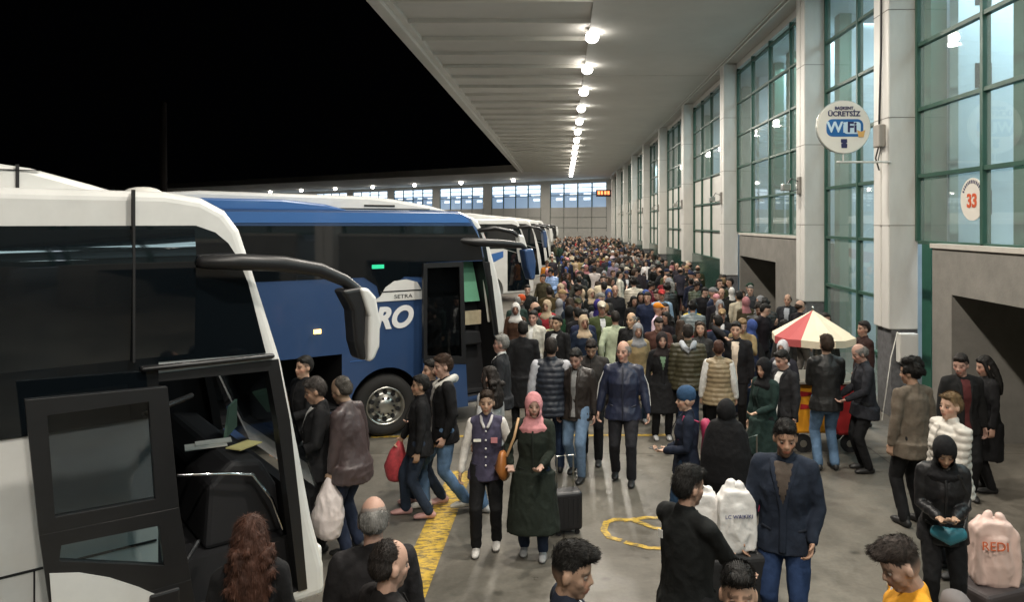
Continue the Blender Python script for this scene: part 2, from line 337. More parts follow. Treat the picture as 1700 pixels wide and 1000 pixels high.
# far wing
fd = V((-.79, .62, 0)).normalized(); fn = V((-fd.y, fd.x, 0))  # towards the platform
fw = thing('far_wing', 'far wing of the terminal with a band of lit windows over pale panels', 'building', (6.2, 89, 0), math.atan2(fd.y, fd.x)); fw.scale = (1, -1, 1)
LITW = mat('lit_window', (.6, .75, .9), .2, emit=.4, ecol=(.28, .46, .75))
LITB = mat('lit_window_bright', (.9, .95, 1), .2, emit=1.7, ecol=(.75, .9, 1))
wl = MB().box(0, 120, 0, .3, .05, 5.2).box(0, 120, 0, .3, 8.2, ZC-.003); fr2 = MB()
x = .9
pw = []
while x < 95:
    wl.box(x-1.2, x+.4, -.05, .3, 5.2, 8.2); x0 = x+.4; x1 = x+9.2
    o = MB().box(x0, x1, .1, .14, 5.2, 8.2).build('window', LITW, fw)
    b = MB()
    for j in range(4):
        a = x0+j*(x1-x0)/4
        b.box(a+.12, a+2.08, .08, .095, 7.1+.1*random.random(), 7.6).box(a+.12, a+2.08, .08, .095, 7.72, 8.12).box(a+.2, a+random.uniform(.6, 1.9), .08, .095, 6.75, 6.95)
        if random.random() < .6: b.box(a+.3, a+1.3, .08, .095, 6.1, 6.4)
    b.build('lit_strip', LITB, o)
    g = MB()
    for j in range(5): g.box(x0+j*(x1-x0)/4-.06, x0+j*(x1-x0)/4+.06, .0, .09, .3 if j % 2 else 2.2, 8.2)
    g.box(x0, x1, .01, .07, 6.7, 6.78).box(x0, x1, -.02, -.005, 3.9, 3.95).box(x0, x1, -.02, -.005, 2.6, 2.65)
    g.build('frame', GREEN, o); x += 10.4
wl.build('wall', PANEL, fw)
for j in range(9):
    p = V((-6.2, 91.0, 0))+fd*(j*9.2)
    t = downlight(p.x, p.y, 0, LAMP_W*.8 if j % 2 == 0 else 0, .26); t['label'] = 'small bright ceiling lamp along the far wing, %s from the right' % ['first', 'second', 'third', 'fourth', 'fifth', 'sixth', 'seventh', 'eighth', 'ninth'][j]; t['group'] = 'downlights along the far wing'
# ------------------------------------------------------------------ signs and fixtures
sg = thing('wifi_sign', 'round white hanging sign with blue WiFi logo between two white columns', 'sign', (4.64, 12.25, 4.84))
MB().tube([(0, 0, 0), (0, .07, 0)], .435, 40, round_=False).build('disc', mat('sign_white', (.78, .74, .66), .45), sg)
MB().tube([(0, .02, 0), (0, .06, 0)], .45, 40, round_=False).build('rim', STEEL, sg)
SB = mat('sign_blue', (.01, .12, .36), .45); SN = mat('sign_navy', (.02, .02, .09), .5); SW = mat('sign_lightblue', (.6, .75, .85), .45); SO = mat('sign_orange', (.7, .4, .12), .5)
def rrect(x0, x1, z0, z1, r, n=6):
    p = []
    for cx, cz, a0 in ((x1-r, z0+r, -90), (x1-r, z1-r, 0), (x0+r, z1-r, 90), (x0+r, z0+r, 180)):
        for i in range(n+1): a = R(a0+90*i/n); p.append((cx+r*cos(a), cz+r*sin(a)))
    return p
MB().prism(rrect(-.29, .32, -.16, .13, .1), -.004, 0).build('logo_plate', SB, sg)
MB().prism(rrect(.0, .275, -.115, .085, .05), -.008, -.0045).build('logo_field', SW, sg)
text('lettering', 'Wi', .25, SW, sg, (-.125, -.008, -.012), (R(90), 0, 0), offset=.006)
text('lettering', 'Fi', .24, SN, sg, (.13, -.012, -.012), (R(90), 0, 0), offset=.006)
text('lettering', 'ÜCRETSİZ', .115, SN, sg, (0, -.006, .215), (R(90), 0, 0), offset=.003)
text('lettering', 'BAŞKENT', .07, SN, sg, (0, -.006, .31), (R(90), 0, 0), offset=.002)
MB().prism([(.24, -.17), (.32, -.17), (.35, -.05), (.28, -.08), (.21, -.05)], -.013, -.009).build('logo_accent', SO, sg)
MB().prism([(-.04, -.35), (.05, -.35), (.055, -.28), (.03, -.27), (.055, -.26), (.05, -.2), (-.05, -.2), (-.05, -.26), (-.02, -.27), (-.045, -.28)], -.006, 0).build('emblem', SN, sg)
MB().tube([(-.1, .03, -.58), (.78, .03, -.58)], .018, 8).tube([(0, .03, -.58), (0, .03, -.43)], .014, 8).build('bracket', CLAD, sg)
ns = thing('platform_number_sign', 'round white sticker with an orange 33 on the near tall window', 'sign', (XG-.016, 10.66, 3.59))
MB().tube([(0, 0, 0), (.012, 0, 0)], .31, 36, ref=(0, 1, 0), round_=False).build('disc', mat('sticker_white', (.75, .71, .64), .5), ns)
rg = MB()
for i in range(14):
    a0, a1 = R(20+i*10), R(26+i*10)
    rg.add([(-.002, -cos(a)*r, sin(a)*r) for a, r in ((a0, .23), (a0, .28), (a1, .28), (a1, .23))], [(0, 1, 2, 3)])
rg.build('ring_marks', SN, ns)
text('lettering', '33', .27, mat('number_orange', (.62, .1, .03), .5), ns, (-.004, 0, -.03), (R(90), 0, R(-90)), offset=.008)
led = thing('led_sign', 'small orange led display glowing at the far end of the platform', 'display', (4.6, 84.9, 6.7))
MB().box(-.9, .9, 0, .12, -.45, .35).build('case', BLACK, led)
lm = MB()
for a in (-.7, -.35, .05, .4): lm.box(a, a+.24, -.02, -.005, -.2, .2)
lm.build('display', LEDM, led)
def fixture(x, y, z, i):
    t = thing('floodlight_bracket', 'unlit floodlight on a curled bracket fixed to white column, %s' % ['nearest of its row', 'second of its row', 'third of its row', 'fourth of its row', 'fifth of its row', 'sixth of its row', 'farthest of its row'][min(i, 6)], 'floodlight', (x, y, z), 0, 'floodlights on the columns')
    MB().box(-.05, 0, -.1, .1, -.2, .2).build('mount', CONC, t, bevel=.01)
    MB().tube([(-.04, 0, .1), (-.22, -.02, .16), (-.3, -.03, .02)], .016, 8).tube([(-.04, 0, -.08), (-.2, .1, -.14), (-.24, .02, .0)], .014, 8).build('arm', BLACK, t)
    MB().box(-.42, -.24, -.12, .1, -.12, .04).build('head', STEEL, t, bevel=.02)
for i, y in enumerate((16.9, 25.3, 33.7, 42.1, 50.5, 58.9, 67.3)): fixture(XC, y, 4.1, i)
cbx = thing('junction_box', 'grey junction box with hanging black cables on the near white column', 'junction box', (XC, 12.52, 4.75))
MB().box(-.12, 0, -.12, .12, -.22, .16).build('box', mat('box_grey', (.3, .28, .25), .6, var=.1), cbx, bevel=.02)
MB().tube([(-.06, 0, .16), (-.03, 0, 1.4), (-.03, 0, 3.8)], .02, 6).tube([(-.06, .02, -.2), (-.1, .05, -.4), (-.05, .03, -.6)], .014, 6).tube([(-.05, -.05, -.2), (-.12, -.1, -.45)], .01, 6).build('cable', BLACK, cbx)
# power cabinet beside the column base
pc = thing('wall_cabinet', 'small cream cabinet hung under the white column beside the green frame', 'cabinet', (5.35, 12.25, .95))
MB().box(.15, .45, -.16, 0, 0, .48).build('case', PANEL, pc, bevel=.01); MB().box(.17, .43, -.168, -.162, .03, .45).build('door', CLAD, pc)
MB().tube([(.12, -.12, .5), (-.02, -.2, .1), (-.2, -.28, -.9)], .008, 6).build('cable', PAPER, pc)

# ------------------------------------------------------------------ coaches
def wheel(parent, x, y, steer=0, r=.465):
    t = bpy.data.objects.new('wheel', None); C.objects.link(t); t.parent = parent; t.location = (x, y, r); t.rotation_euler = (0, 0, steer)
    b = MB(); prof = [(.0, r*.62), (-.02, r*.66), (-.03, r*.85), (.0, r*.97), (.04, r), (.24, r), (.28, r*.97), (.3, r*.8), (.3, r*.6)]
    n = 36; v = []; f = []
    for k in range(n):
        a = 2*pi*k/n
        for (yy, rr) in prof: v.append((rr*cos(a), yy, rr*sin(a)))
    m = len(prof)
    for k in range(n):
        for q in range(m-1): f.append((k*m+q, ((k+1) % n)*m+q, ((k+1) % n)*m+q+1, k*m+q+1))
    b.add(v, f); b.build('tyre', RUBBER, t, smooth=True)
    rm = MB(); prof2 = [(-.01, r*.63), (-.03, r*.6), (.02, r*.56), (.07, r*.5), (.04, r*.36), (-.02, r*.3), (-.04, r*.2), (-.05, r*.1), (-.05, .001)]; m = len(prof2)
    v = []; f = []
    for k in range(n):
        a = 2*pi*k/n
        for (yy, rr) in prof2: v.append((rr*cos(a), yy, rr*sin(a)))
    for k in range(n):
        for q in range(m-1): f.append((k*m+q, ((k+1) % n)*m+q, ((k+1) % n)*m+q+1, k*m+q+1))
    rm.add(v, f); rm.build('rim', STEEL, t, smooth=True)
    hb = MB()
    for k in range(10):
        a = 2*pi*k/10; hb.tube([(r*.27*cos(a), -.05, r*.27*sin(a)), (r*.27*cos(a), -.02, r*.27*sin(a))], .018, 10, round_=False)
        hb.tube([(r*.44*cos(a+.3), .035, r*.44*sin(a+.3)), (r*.44*cos(a+.3), .05, r*.44*sin(a+.3))], .035, 10, round_=False)
    if steer:
        nv = len(hb.v)//20
        for k in range(20):
            h2 = MB(); h2.v = hb.v[k*nv:(k+1)*nv]; fk = len(hb.f)//20
            h2.f = [tuple(i-k*nv for i in f_) for f_ in hb.f if all(k*nv <= i < (k+1)*nv for i in f_)]; h2.build('rim_hole' if k % 2 else 'wheel_nut', BLACKM, t)
        return t
    hb.build('wheel_nut', BLACKM, t)
    return t
W = 2.5
def solid(poly, y0, y1, bev, name, m, parent, seg=4):
    o = MB().prism(poly, y0, y1).build(name, m, parent, bevel=bev, seg=seg); return o
def cut(o, cutters):
    for c in cutters:
        c.rotation_mode = 'XYZ'
        md = o.modifiers.new('c', 'BOOLEAN'); md.operation = 'DIFFERENCE'; md.solver = 'EXACT'; md.object = c
    bpy.context.view_layer.update(); bake(o)
    for c in cutters: bpy.data.objects.remove(c)
def plate(pts, y, m, name, parent, th=.006, bev=0): return MB().prism(pts, y-th, y).build(name, m, parent)
def coach(name, label, P, th, front, body, bodytop, length=12, simple=True, roofpod=True, axle=2.1, group='coaches parked along the platform'):
    """origin: front near corner on the ground; x forward, y away from the camera"""
    t = thing(name, label, 'bus', (P[0], P[1], 0), R(th), group)
    prof = [(-length, .32), (.0, .32), (.02, .7), (-.06, 1.3), (-.2, 1.9), (-.42, 2.6), (-.6, 3.0), (-.78, 3.3), (-1.0, 3.42), (-length+.3, 3.42), (-length, 3.2)]
    b = solid(prof, 0, W, .09, 'body', body, t)
    cs = []
    for ax in (-axle, -length+3.2):
        cs.append(MB().tube([(ax, -.2, .5), (ax, .42, .5)], .6, 28, ref=(1, 0, 0), round_=False).build('cutter', None, t))
    return t, b, cs
def arch_lining(t, ax): MB().tube([(ax, .36, .49), (ax, .4, .49)], .55, 28, round_=False).build('wheel_well', BLACKM, t)
# --- coach with white and dark glass, front left (hollow)
P1 = (-1.95, 5.9)
t1 = thing('white_coach', 'white coach with open front door and big black mirror arm at the left edge', 'bus', (*P1, 0), R(40), 'coaches parked along the platform')
prof1 = [(-9.5, .25), (.06, .25), (.05, .5), (-.05, .9), (-.15, 1.45), (-.29, 2.18), (-.53, 2.98), (-.6, 3.2), (-.7, 3.34), (-.86, 3.43), (-1.1, 3.47), (-9.5, 3.5)]
b1 = solid(prof1, 0, W, .07, 'body', WHITE, t1)
cA = MB().prism([(-9.3, .7), (-.13, .7), (-.15, .95), (-.22, 1.45), (-.37, 2.2), (-.6, 2.95), (-.75, 3.3), (-9.3, 3.35)], .06, W-.06).build('cutter', None, t1)
cB = MB().prism([(-1.15, .36), (-.1, .36), (-.16, .98), (-.24, 1.71), (-.33, 2.19), (-1.15, 2.19)], -.3, .3).build('cutter', None, t1)
cW = MB().prism([(-.5, 1.12), (.6, 1.12), (.6, 2.95), (-.7, 2.95)], .17, W-.17).build('cutter', None, t1)
cut(b1, [cA, cB, cW])
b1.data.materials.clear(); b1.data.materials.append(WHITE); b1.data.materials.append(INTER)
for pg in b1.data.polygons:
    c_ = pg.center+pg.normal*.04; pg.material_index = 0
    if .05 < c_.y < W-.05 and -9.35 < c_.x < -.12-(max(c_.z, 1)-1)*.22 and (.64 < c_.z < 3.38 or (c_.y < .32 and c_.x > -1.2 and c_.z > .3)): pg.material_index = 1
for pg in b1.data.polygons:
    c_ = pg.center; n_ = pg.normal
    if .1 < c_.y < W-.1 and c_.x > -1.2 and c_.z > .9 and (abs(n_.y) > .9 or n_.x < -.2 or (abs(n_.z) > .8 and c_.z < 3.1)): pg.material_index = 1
MB().box(-1.14, -.12, .004, .3, .362, .37).build('entrance_step', INTER, t1)
plate([(-9.4, 1.9), (-1.15, 1.9), (-1.15, 2.28), (-.42, 2.26), (-.55, 2.8), (-.63, 3.0), (-.69, 3.1), (-.78, 3.18), (-.91, 3.23), (-9.4, 3.23)], -.001, DGLASS, 'side_window', t1, .012)
MB().add([(x_, y_, z_) for x_ in (-9.4, -.92) for y_, z_ in ((-.012, 2.3), (-.05, 2.85), (-.058, 3.0), (-.045, 3.1), (-.006, 3.228))], [(0, 1, 6, 5), (1, 2, 7, 6), (2, 3, 8, 7), (3, 4, 9, 8), (0, 5, 9, 4), (5, 6, 7, 8, 9)][:4]).build('window_crown', DGLASS, t1, smooth=True)
MB().box(-1.315, -1.3, -.062, .0, 2.3, 3.475).build('panel_joint', BLACKM, t1)
MB().box(-9.4, -1.16, -.006, .001, 1.03, 1.045).box(-1.86, -1.85, -.006, .001, .3, 1.03).box(-4.2, -4.19, -.006, .001, .3, 1.03).build('flap_seam', BLACKM, t1)
MB().tube([(-1.25, -.03, 2.245), (-.38, -.03, 2.235)], [(.02, .028)]*2, 10).build('rain_gutter', BLACK, t1, smooth=True)
# black inner frame of the doorway and pillar seal
MB().prism([(-.1, .36), (-.17, .36), (-.24, 1.0), (-.33, 1.71), (-.4, 2.12), (-1.15, 2.14), (-1.15, 2.2), (-.325, 2.2), (-.235, 1.71), (-.155, .98)], -.01, .12).build('door_surround', BLACK, t1)
# windscreen
MB().prism([(.02, 1.1), (.035, 1.1), (-.54, 3.0), (-.555, 3.0)], .15, W-.15).build('windscreen', TINTG, t1)
# interior
MB().prism([(-.75, .7), (-.15, .7), (-.2, 1.1), (-.32, 1.32), (-.55, 1.36), (-.72, 1.2)], .4, W-.08).build('dashboard', INTER, t1, bevel=.04)
MB().box(-1.9, -1.15, .5, 1.0, .7, 1.3).build('stair_wall', INTER, t1, bevel=.03)
MB().prism([(-2.0, 1.0), (-1.5, 1.0), (-1.5, 1.2), (-1.8, 1.25), (-1.95, 1.9), (-2.1, 1.9)], 1.5, 2.1).build('driver_seat', INTER, t1, bevel=.05)
MB().tube([(-.95, .35, 1.35), (-.6, .3, 1.3), (-.42, .3, 1.25), (-.3, .22, 1.05), (-.22, .2, .8)], .013, 8).build('grab_rail', CHROME, t1, smooth=True)
def prop(name, b, m, label, cat, parent_t, loc, rz, **k):
    o = b.build(name, m, None, **k); o.matrix_world = parent_t; o.location = (parent_t @ V((*loc, 1)).to_4d()).to_3d() if False else (parent_t @ V(loc)); o.rotation_euler = (0, 0, parent_t.to_euler().z+rz); return tag(o, label, cat)
M1 = Matrix.Translation((*P1, 0)) @ Matrix.Rotation(R(40), 4, 'Z')
prop('note_paper', MB().box(-.12, .12, -.08, .08, 0, .01), PAPERY, 'yellow sheet of paper lying on the coach dashboard', 'paper', M1, (-.36, .72, 1.372), .5)
pp = MB().box(-.16, .16, -.09, .09, 0, .008); pp.box(-.08, .2, -.02, .12, .009, .016)
prop('document', pp, PAPER, 'white papers on the coach dashboard behind the open door', 'paper', M1, (-.6, .95, 1.365), -.2)
prop('destination_card', MB().prism([(-.22, 0), (.22, 0), (.22, .25), (-.06, .25)], -.01, .01), mat('green_card', (.13, .22, .16), .6, var=.1), 'pale green route card leaning against the coach windscreen', 'card', M1, (-.32, 1.25, 1.36), R(62))
# door leaf, swung out along the side
door = bpy.data.objects.new('door', None); C.objects.link(door); door.parent = t1; door.location = (0, -.35, 0)
def frame_poly(b, outer, inner, y0, y1):
    n = len(outer); v = [(p[0], y, p[1]) for y in (y0, y1) for p in outer+inner]; m = 2*n; f = []
    for i in range(n):
        j = (i+1) % n
        f += [(i, j, n+j, n+i), (m+i, m+n+i, m+n+j, m+j), (i, m+i, m+j, j), (n+i, n+j, m+n+j, m+n+i)]
    return b.add(v, f)
fb = MB()
frame_poly(fb, [(-1.86, 1.38), (-1.10, 1.36), (-1.17, 2.17), (-1.93, 2.2)], [(-1.78, 1.47), (-1.24, 1.45), (-1.28, 2.09), (-1.82, 2.09)], -.03, .03)
frame_poly(fb, [(-1.80, .86), (-1.03, .86), (-1.10, 1.36), (-1.86, 1.38)], [(-1.76, 1.2), (-1.19, 1.0), (-1.22, 1.27), (-1.75, 1.29)], -.03, .03)
frame_poly(fb, [(-1.76, .3), (-.94, .3), (-1.03, .86), (-1.80, .86)], [(-1.68, .36), (-1.0, .36), (-1.08, .5), (-1.68, .85)], -.03, .03)
fb.build('door_frame', BLACK, door, bevel=.008)
MB().prism([(-1.78, 1.46), (-1.22, 1.44), (-1.27, 2.1), (-1.83, 2.1)], -.004, .004).build('upper_pane', TINTG, door)
MB().prism([(-1.77, 1.19), (-1.18, .99), (-1.21, 1.28), (-1.76, 1.3)], -.004, .004).build('lower_pane', CLEARG, door)
MB().prism([(-1.76, .33), (-.98, .33), (-1.04, .6), (-1.18, .78), (-1.34, .91), (-1.5, 1.02), (-1.66, 1.1), (-1.81, 1.14)], -.04, -.031).build('kick_panel', WHITE, door)
MB().box(-1.28, -1.1, -.06, -.03, .72, .84).build('handle', BLACK, door, bevel=.02)
MB().tube([(-1.3, .02, .9), (-1.0, .2, .9), (-.9, .34, .95)], .02, 8).tube([(-1.3, .02, 2.0), (-.95, .3, 2.02)], .02, 8).build('hinge_arm', BLACK, door)
# mirror
mir = bpy.data.objects.new('mirror', None); C.objects.link(mir); mir.parent = t1; mir.location = (0, -.15, 0)
MB().tube([(-.88, .08, 2.97), (-.64, .0, 2.965), (-.34, 0, 2.94), (-.06, 0, 2.885), (.14, -.01, 2.79), (.26, -.02, 2.69), (.30, -.03, 2.6)], [(.05, .05), (.05, .062), (.05, .062), (.05, .055), (.045, .048), (.04, .045), (.035, .04)], 14, ref=(0, 1, 0)).build('mirror_arm', BLACK, mir, smooth=True)
MB().prism([(.09, 2.72), (.27, 2.74), (.3, 2.6), (.285, 2.3), (.3, 2.14), (.24, 2.16), (.2, 2.3), (.18, 2.55)], -.08, .12).build('mirror_housing', BLACK, mir, bevel=.03, seg=3)
MB().prism([(.23, 2.73), (.3, 2.73), (.37, 2.65), (.405, 2.45), (.4, 2.25), (.355, 2.15), (.3, 2.13), (.3, 2.3), (.305, 2.5)], -.11, .14).build('mirror_shell', WHITE, mir, bevel=.04, seg=4)
# roof pod
MB().prism([(-8, 3.45), (-1.25, 3.44), (-1.5, 3.52), (-1.85, 3.62), (-2.3, 3.68), (-8, 3.72)], .35, W-.35).build('roof_pod', WHITE, t1, bevel=.05)
MB().box(-1.93, -1.91, .34, .36, 3.45, 3.64).box(-2.4, -1.8, .34, .352, 3.6, 3.606).build('pod_seam', BLACKM, t1)
MB().ball((-1.15, .5, 3.46), (.14, .14, .06)).build('roof_vent', PANEL, t1, smooth=True)
MB().box(-.03, .07, .1, W-.1, .3, .62).build('bumper', WHITE, t1, bevel=.03)
wheel(t1, -2.9, .02)

# --- blue coach
P2 = V((-2.69, 11.2)); th2 = 36
A2 = V((cos(R(th2)), sin(R(th2)))); O2 = P2+A2*2.1
t2 = thing('blue_coach', 'blue coach with white roof hump and RO lettering, parked behind the white coach', 'bus', (O2.x, O2.y, 0), R(th2), 'coaches parked along the platform')
L2 = 12.2
prof2 = [(-L2, .3), (.0, .3), (.0, .6), (-.04, .95), (-.2, 1.75), (-.32, 2.4), (-.4, 2.85), (-.5, 3.15), (-.62, 3.33), (-.85, 3.44), (-L2, 3.44)]
b2 = solid(prof2, 0, W, .08, 'body', BLUE, t2)
c1 = MB().tube([(-2.1, -.2, .49), (-2.1, .45, .49)], .565, 32, round_=False).build('cutter', None, t2)
c2 = MB().prism([(-6.0, .5), (-2.78, .5), (-2.78, 1.33), (-6.0, 1.34)], -.2, 1.6).build('cutter', None, t2)
c3 = MB().prism([(-1.42, .42), (-.1, .42), (-.24, 1.75), (-.42, 2.62), (-1.42, 2.62)], -.2, .5).build('cutter', None, t2)
c4 = MB().tube([(-8.6, -.2, .49), (-8.6, .45, .49)], .565, 32, round_=False).build('cutter', None, t2)
cut(b2, [c1, c2, c3, c4])
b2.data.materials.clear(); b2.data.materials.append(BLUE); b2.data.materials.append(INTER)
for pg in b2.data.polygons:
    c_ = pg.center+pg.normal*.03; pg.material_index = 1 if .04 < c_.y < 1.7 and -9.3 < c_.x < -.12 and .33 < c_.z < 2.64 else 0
plate([(-.1, .45), (-.018, .45), (-.018, .62), (-.06, .95), (-.22, 1.75), (-.34, 2.4), (-.405, 2.7), (-.44, 2.64), (-.25, 1.75)], -.001, BLACK, 'pillar_trim', t2, .009)
plate([(-L2+.2, 2.46), (-2.45, 2.44), (-2.25, 2.3), (-2.2, 2.12), (-2.05, 2.12), (-2.0, 2.3), (-1.8, 2.43), (-1.44, 2.4), (-1.44, 2.63), (-.42, 2.64), (-.5, 3.0), (-.62, 3.2), (-L2+.2, 3.23)], -.001, DGLASS, 'side_window', t2, .01)
plate([(-2.33, 2.06), (-1.52, 2.06), (-1.52, 2.2), (-1.6, 2.33), (-1.78, 2.38), (-1.98, 2.36), (-2.12, 2.27), (-2.2, 2.14)], -.011, WHITE, 'white_swoosh', t2, .008)
MB().box(-2.2, -1.53, -.022, -.012, 2.195, 2.215).build('swoosh_line', BLACKM, t2)
text('lettering', 'SETRA', .085, BLACKM, t2, (-1.83, -.021, 2.12), (R(90), 0, 0), depth=.002, sx=1.25)
text('lettering', 'RO', .44, mat('letter_white', (.75, .75, .75), .5), t2, (-2.0, -.008, 1.79), (R(90), 0, 0), depth=.004, shear=.28, offset=.02, sx=.95)
plate([(-L2+.1, 3.25), (-.66, 3.25), (-.76, 3.35), (-.95, 3.40), (-L2+.1, 3.40)], -.001, LBLUE, 'roof_stripe', t2, .012)
MB().prism([(-L2+.3, 3.40), (-2.6, 3.42), (-3.0, 3.52), (-3.6, 3.58), (-L2+.3, 3.6)], .06, .5).build('side_fairing', LBLUE, t2, bevel=.03)
MB().prism([(-5.6, 3.42), (-.75, 3.42), (-1.2, 3.53), (-1.8, 3.62), (-2.2, 3.66), (-4.6, 3.69), (-5.0, 3.66), (-5.35, 3.6)], .38, W-.3).build('roof_pod', WHITE, t2, bevel=.05)
MB().box(-2.3, -1.8, .372, .39, 3.5, 3.53).box(-4.4, -1.2, .374, .39, 3.46, 3.475).build('pod_seam', BLACKM, t2)
MB().box(-3.19, -3.09, -.022, .0, 1.66, 1.72).build('side_marker_light', ORANGE, t2)
MB().box(-2.66, -2.3, -.01, -.001, 1.2, 1.21).build('trim_line', LBLUE, t2)
plate([(-2.33, 2.56), (-2.14, 2.56), (-2.14, 2.62), (-2.33, 2.62)], -.013, GEXIT, 'exit_light', t2, .006)
MB().box(-5.95, -2.8, .1, 1.55, .52, .54).box(-5.9, -5.1, .3, .9, .55, 1.0).build('luggage_floor', INTER, t2)
d2 = bpy.data.objects.new('door', None); C.objects.link(d2); d2.parent = t2; d2.location = (-.78, -.28, 0)
fb = MB(); frame_poly(fb, [(-.85, 1.12), (-.12, 1.02), (-.17, 2.63), (-.85, 2.63)], [(-.79, 1.22), (-.2, 1.15), (-.24, 2.56), (-.79, 2.56)], -.03, .03); fb.build('door_frame', BLACK, d2)
MB().prism([(-.8, 1.2), (-.19, 1.13), (-.23, 2.57), (-.8, 2.57)], -.004, .004).build('pane', TINTG, d2)
MB().prism([(-.85, .35), (-.08, .35), (-.12, 1.02), (-.5, 1.06), (-.85, 1.18)], -.02, .02).build('kick_panel', BLUE, d2)
MB().prism([(-1.4, .45), (-.2, .45), (-.2, .5), (-1.4, .5)], .1, 1.2).build('step', INTER, t2)
MB().prism([(-1.35, 1.2), (-.26, 1.2), (-.3, 1.42), (-1.0, 1.5)], .3, .49).build('dashboard', INTER, t2, bevel=.03)
MB().box(-.62, -.32, .24, .28, 1.55, 1.78).build('papers', mat('warm_paper', (.5, .42, .28), .8, var=.3), t2)
MB().prism([(-.62, 1.93), (-.31, 1.93), (-.45, 2.6), (-.62, 2.6)], .30, .33).build('curtain', GREENC, t2)
MB().prism([(-.22, 1.35), (-.12, 1.35), (-.3, 2.6), (-.4, 2.6)], -.01, .05).build('front_pillar', BLACK, t2)
MB().tube([(-.36, .12, 2.55), (-.31, .12, 2.1), (-.24, .12, 1.6)], .022, 8).build('grab_rail', PAPER, t2)
MB().tube([(-.86, .05, 2.97), (-.5, -.12, 2.93), (-.1, -.2, 2.9), (.2, -.2, 2.87), (.34, -.2, 2.78)], [(.05, .05), (.05, .07), (.05, .065), (.045, .05), (.03, .03)], 12, ref=(0, 1, 0)).build('mirror_arm', BLACK, t2, smooth=True)
MB().prism([(.2, 2.8), (.38, 2.82), (.44, 2.6), (.42, 2.3), (.34, 2.28), (.26, 2.5)], -.3, -.1).build('mirror_shell', BLUE, t2, bevel=.03)
MB().prism([(-.05, 1.15), (.005, 1.15), (-.36, 3.1), (-.5, 3.15)], .2, W-.2).build('windscreen', DGLASS, t2)
wheel(t2, -2.1, .03, R(-12)); wheel(t2, -8.6, .03)
arch_lining(t2, -2.1)
# --- coaches farther down
def far_coach(label, x, y, th, paint, mirror, stripe=None, mirror_tip=None, pod=True):
    t, b, cs = coach('coach', label, (x, y), th, None, paint, None)
    cut(b, cs)
    plate([(-11.8, 2.2), (-1.5, 2.2), (-.42, 1.9), (-.56, 2.6), (-.7, 2.95), (-.86, 3.14), (-1.1, 3.2), (-11.8, 3.2)], -.001, DGLASS, 'side_window', t, .01)
    plate([(-1.3, .45), (-.2, .45), (-.4, 1.88), (-1.3, 2.12)], -.001, DGLASS, 'door', t, .012)
    MB().prism([(-.03, 1.25), (.0, 1.25), (-.58, 3.1), (-.66, 3.05)], .15, W-.15).build('windscreen', DGLASS, t)
    for yy in (.3, W-.6): MB().box(-.03, .035, yy, yy+.3, .75, .95).build('headlight', CHROME, t, bevel=.02)
    if pod: MB().prism([(-9, 3.4), (-1.3, 3.4), (-1.9, 3.55), (-2.8, 3.64), (-9, 3.68)], .35, W-.35).build('roof_pod', WHITE, t, bevel=.05)
    MB().tube([(-.8, .05, 3.05), (-.4, -.15, 3.1), (.1, -.2, 3.02), (.35, -.2, 2.85)], [.06, .07, .06, .04], 10).build('mirror_arm', BLACK, t, smooth=True)
    MB().prism([(.25, 2.95), (.42, 2.9), (.5, 2.6), (.46, 2.2), (.36, 2.2), (.3, 2.5)], -.3, -.1).build('mirror_shell', mirror, t, bevel=.03)
    if stripe: plate([(-11.5, 1.2), (-3, 1.2), (-1.5, 1.85), (-1.5, 2.1), (-4, 1.6), (-11.5, 1.6)], -.001, stripe, 'side_stripe', t, .008)
    for ax in (-2.1, -8.8): wheel(t, ax, .03)
    return t
far_coach('white coach with black mirror arm and white tip, third in the row', -1.55, 19.4, 36, WHITE, WHITE)
far_coach('white coach seen past the blue coach, fourth in the row', -1.25, 31, 36, WHITE, BLUE, LBLUE)
far_coach('white coach far down the row, fifth from the camera', -1.15, 40, 34, WHITE, WHITE, RED)
far_coach('white coach far down the row, sixth from the camera', -1.05, 49, 34, WHITE, BLACK)
far_coach('farthest white coach in the row, near the far wing', -1.0, 59, 34, WHITE, WHITE, BLUE)
# pole in the dark lot
pl = thing('light_pole', 'dim unlit pole standing in the dark bus lot beyond the canopy', 'pole', (-26, 48, 0)); POLE = mat('dark_pole_paint', (.03, .022, .02), .8)
MB().tube([(0, 0, 0), (0, 0, 11)], [.28, .2], 10).build('pole', POLE, pl)

# ------------------------------------------------------------------ people
WS = bpy.data.scenes.new('workshop')
def remesh(name, b, vox, amp=.0, freq=9, parent=None, m=None, smooth=2, post=None, seed=0):
    me = b.mesh(name); o = bpy.data.objects.new(name, me); WS.collection.objects.link(o)
    md = o.modifiers.new('r', 'REMESH'); md.mode = 'VOXEL'; md.voxel_size = vox; md.adaptivity = 0
    if smooth: s = o.modifiers.new('s', 'SMOOTH'); s.factor = .5; s.iterations = smooth
    
    with bpy.context.temp_override(scene=WS, view_layer=WS.view_layers[0]): dg = bpy.context.evaluated_depsgraph_get(); dg.update(); me2 = bpy.data.meshes.new_from_object(o.evaluated_get(dg))
    o.modifiers.clear(); o.data = me2; bpy.data.meshes.remove(me); me = me2
    WS.collection.objects.unlink(o); C.objects.link(o); me.name = name
    if amp:
        nn = noise.noise; NR = [v.normal.copy() for v in me.vertices]
        for v, nv_ in zip(me.vertices, NR):
            c = v.co; q = V((c.x*freq+seed, c.y*freq, c.z*freq*.6)); d = nn(q)*.6+(.45-abs(nn(q*1.9)))*.9
            v.co = c+nv_*d*amp
    if post: post(me)
    if m: me.materials.append(m)
    me.polygons.foreach_set('use_smooth', [True]*len(me.polygons)); me.update()
    if parent: o.parent = parent
    return o
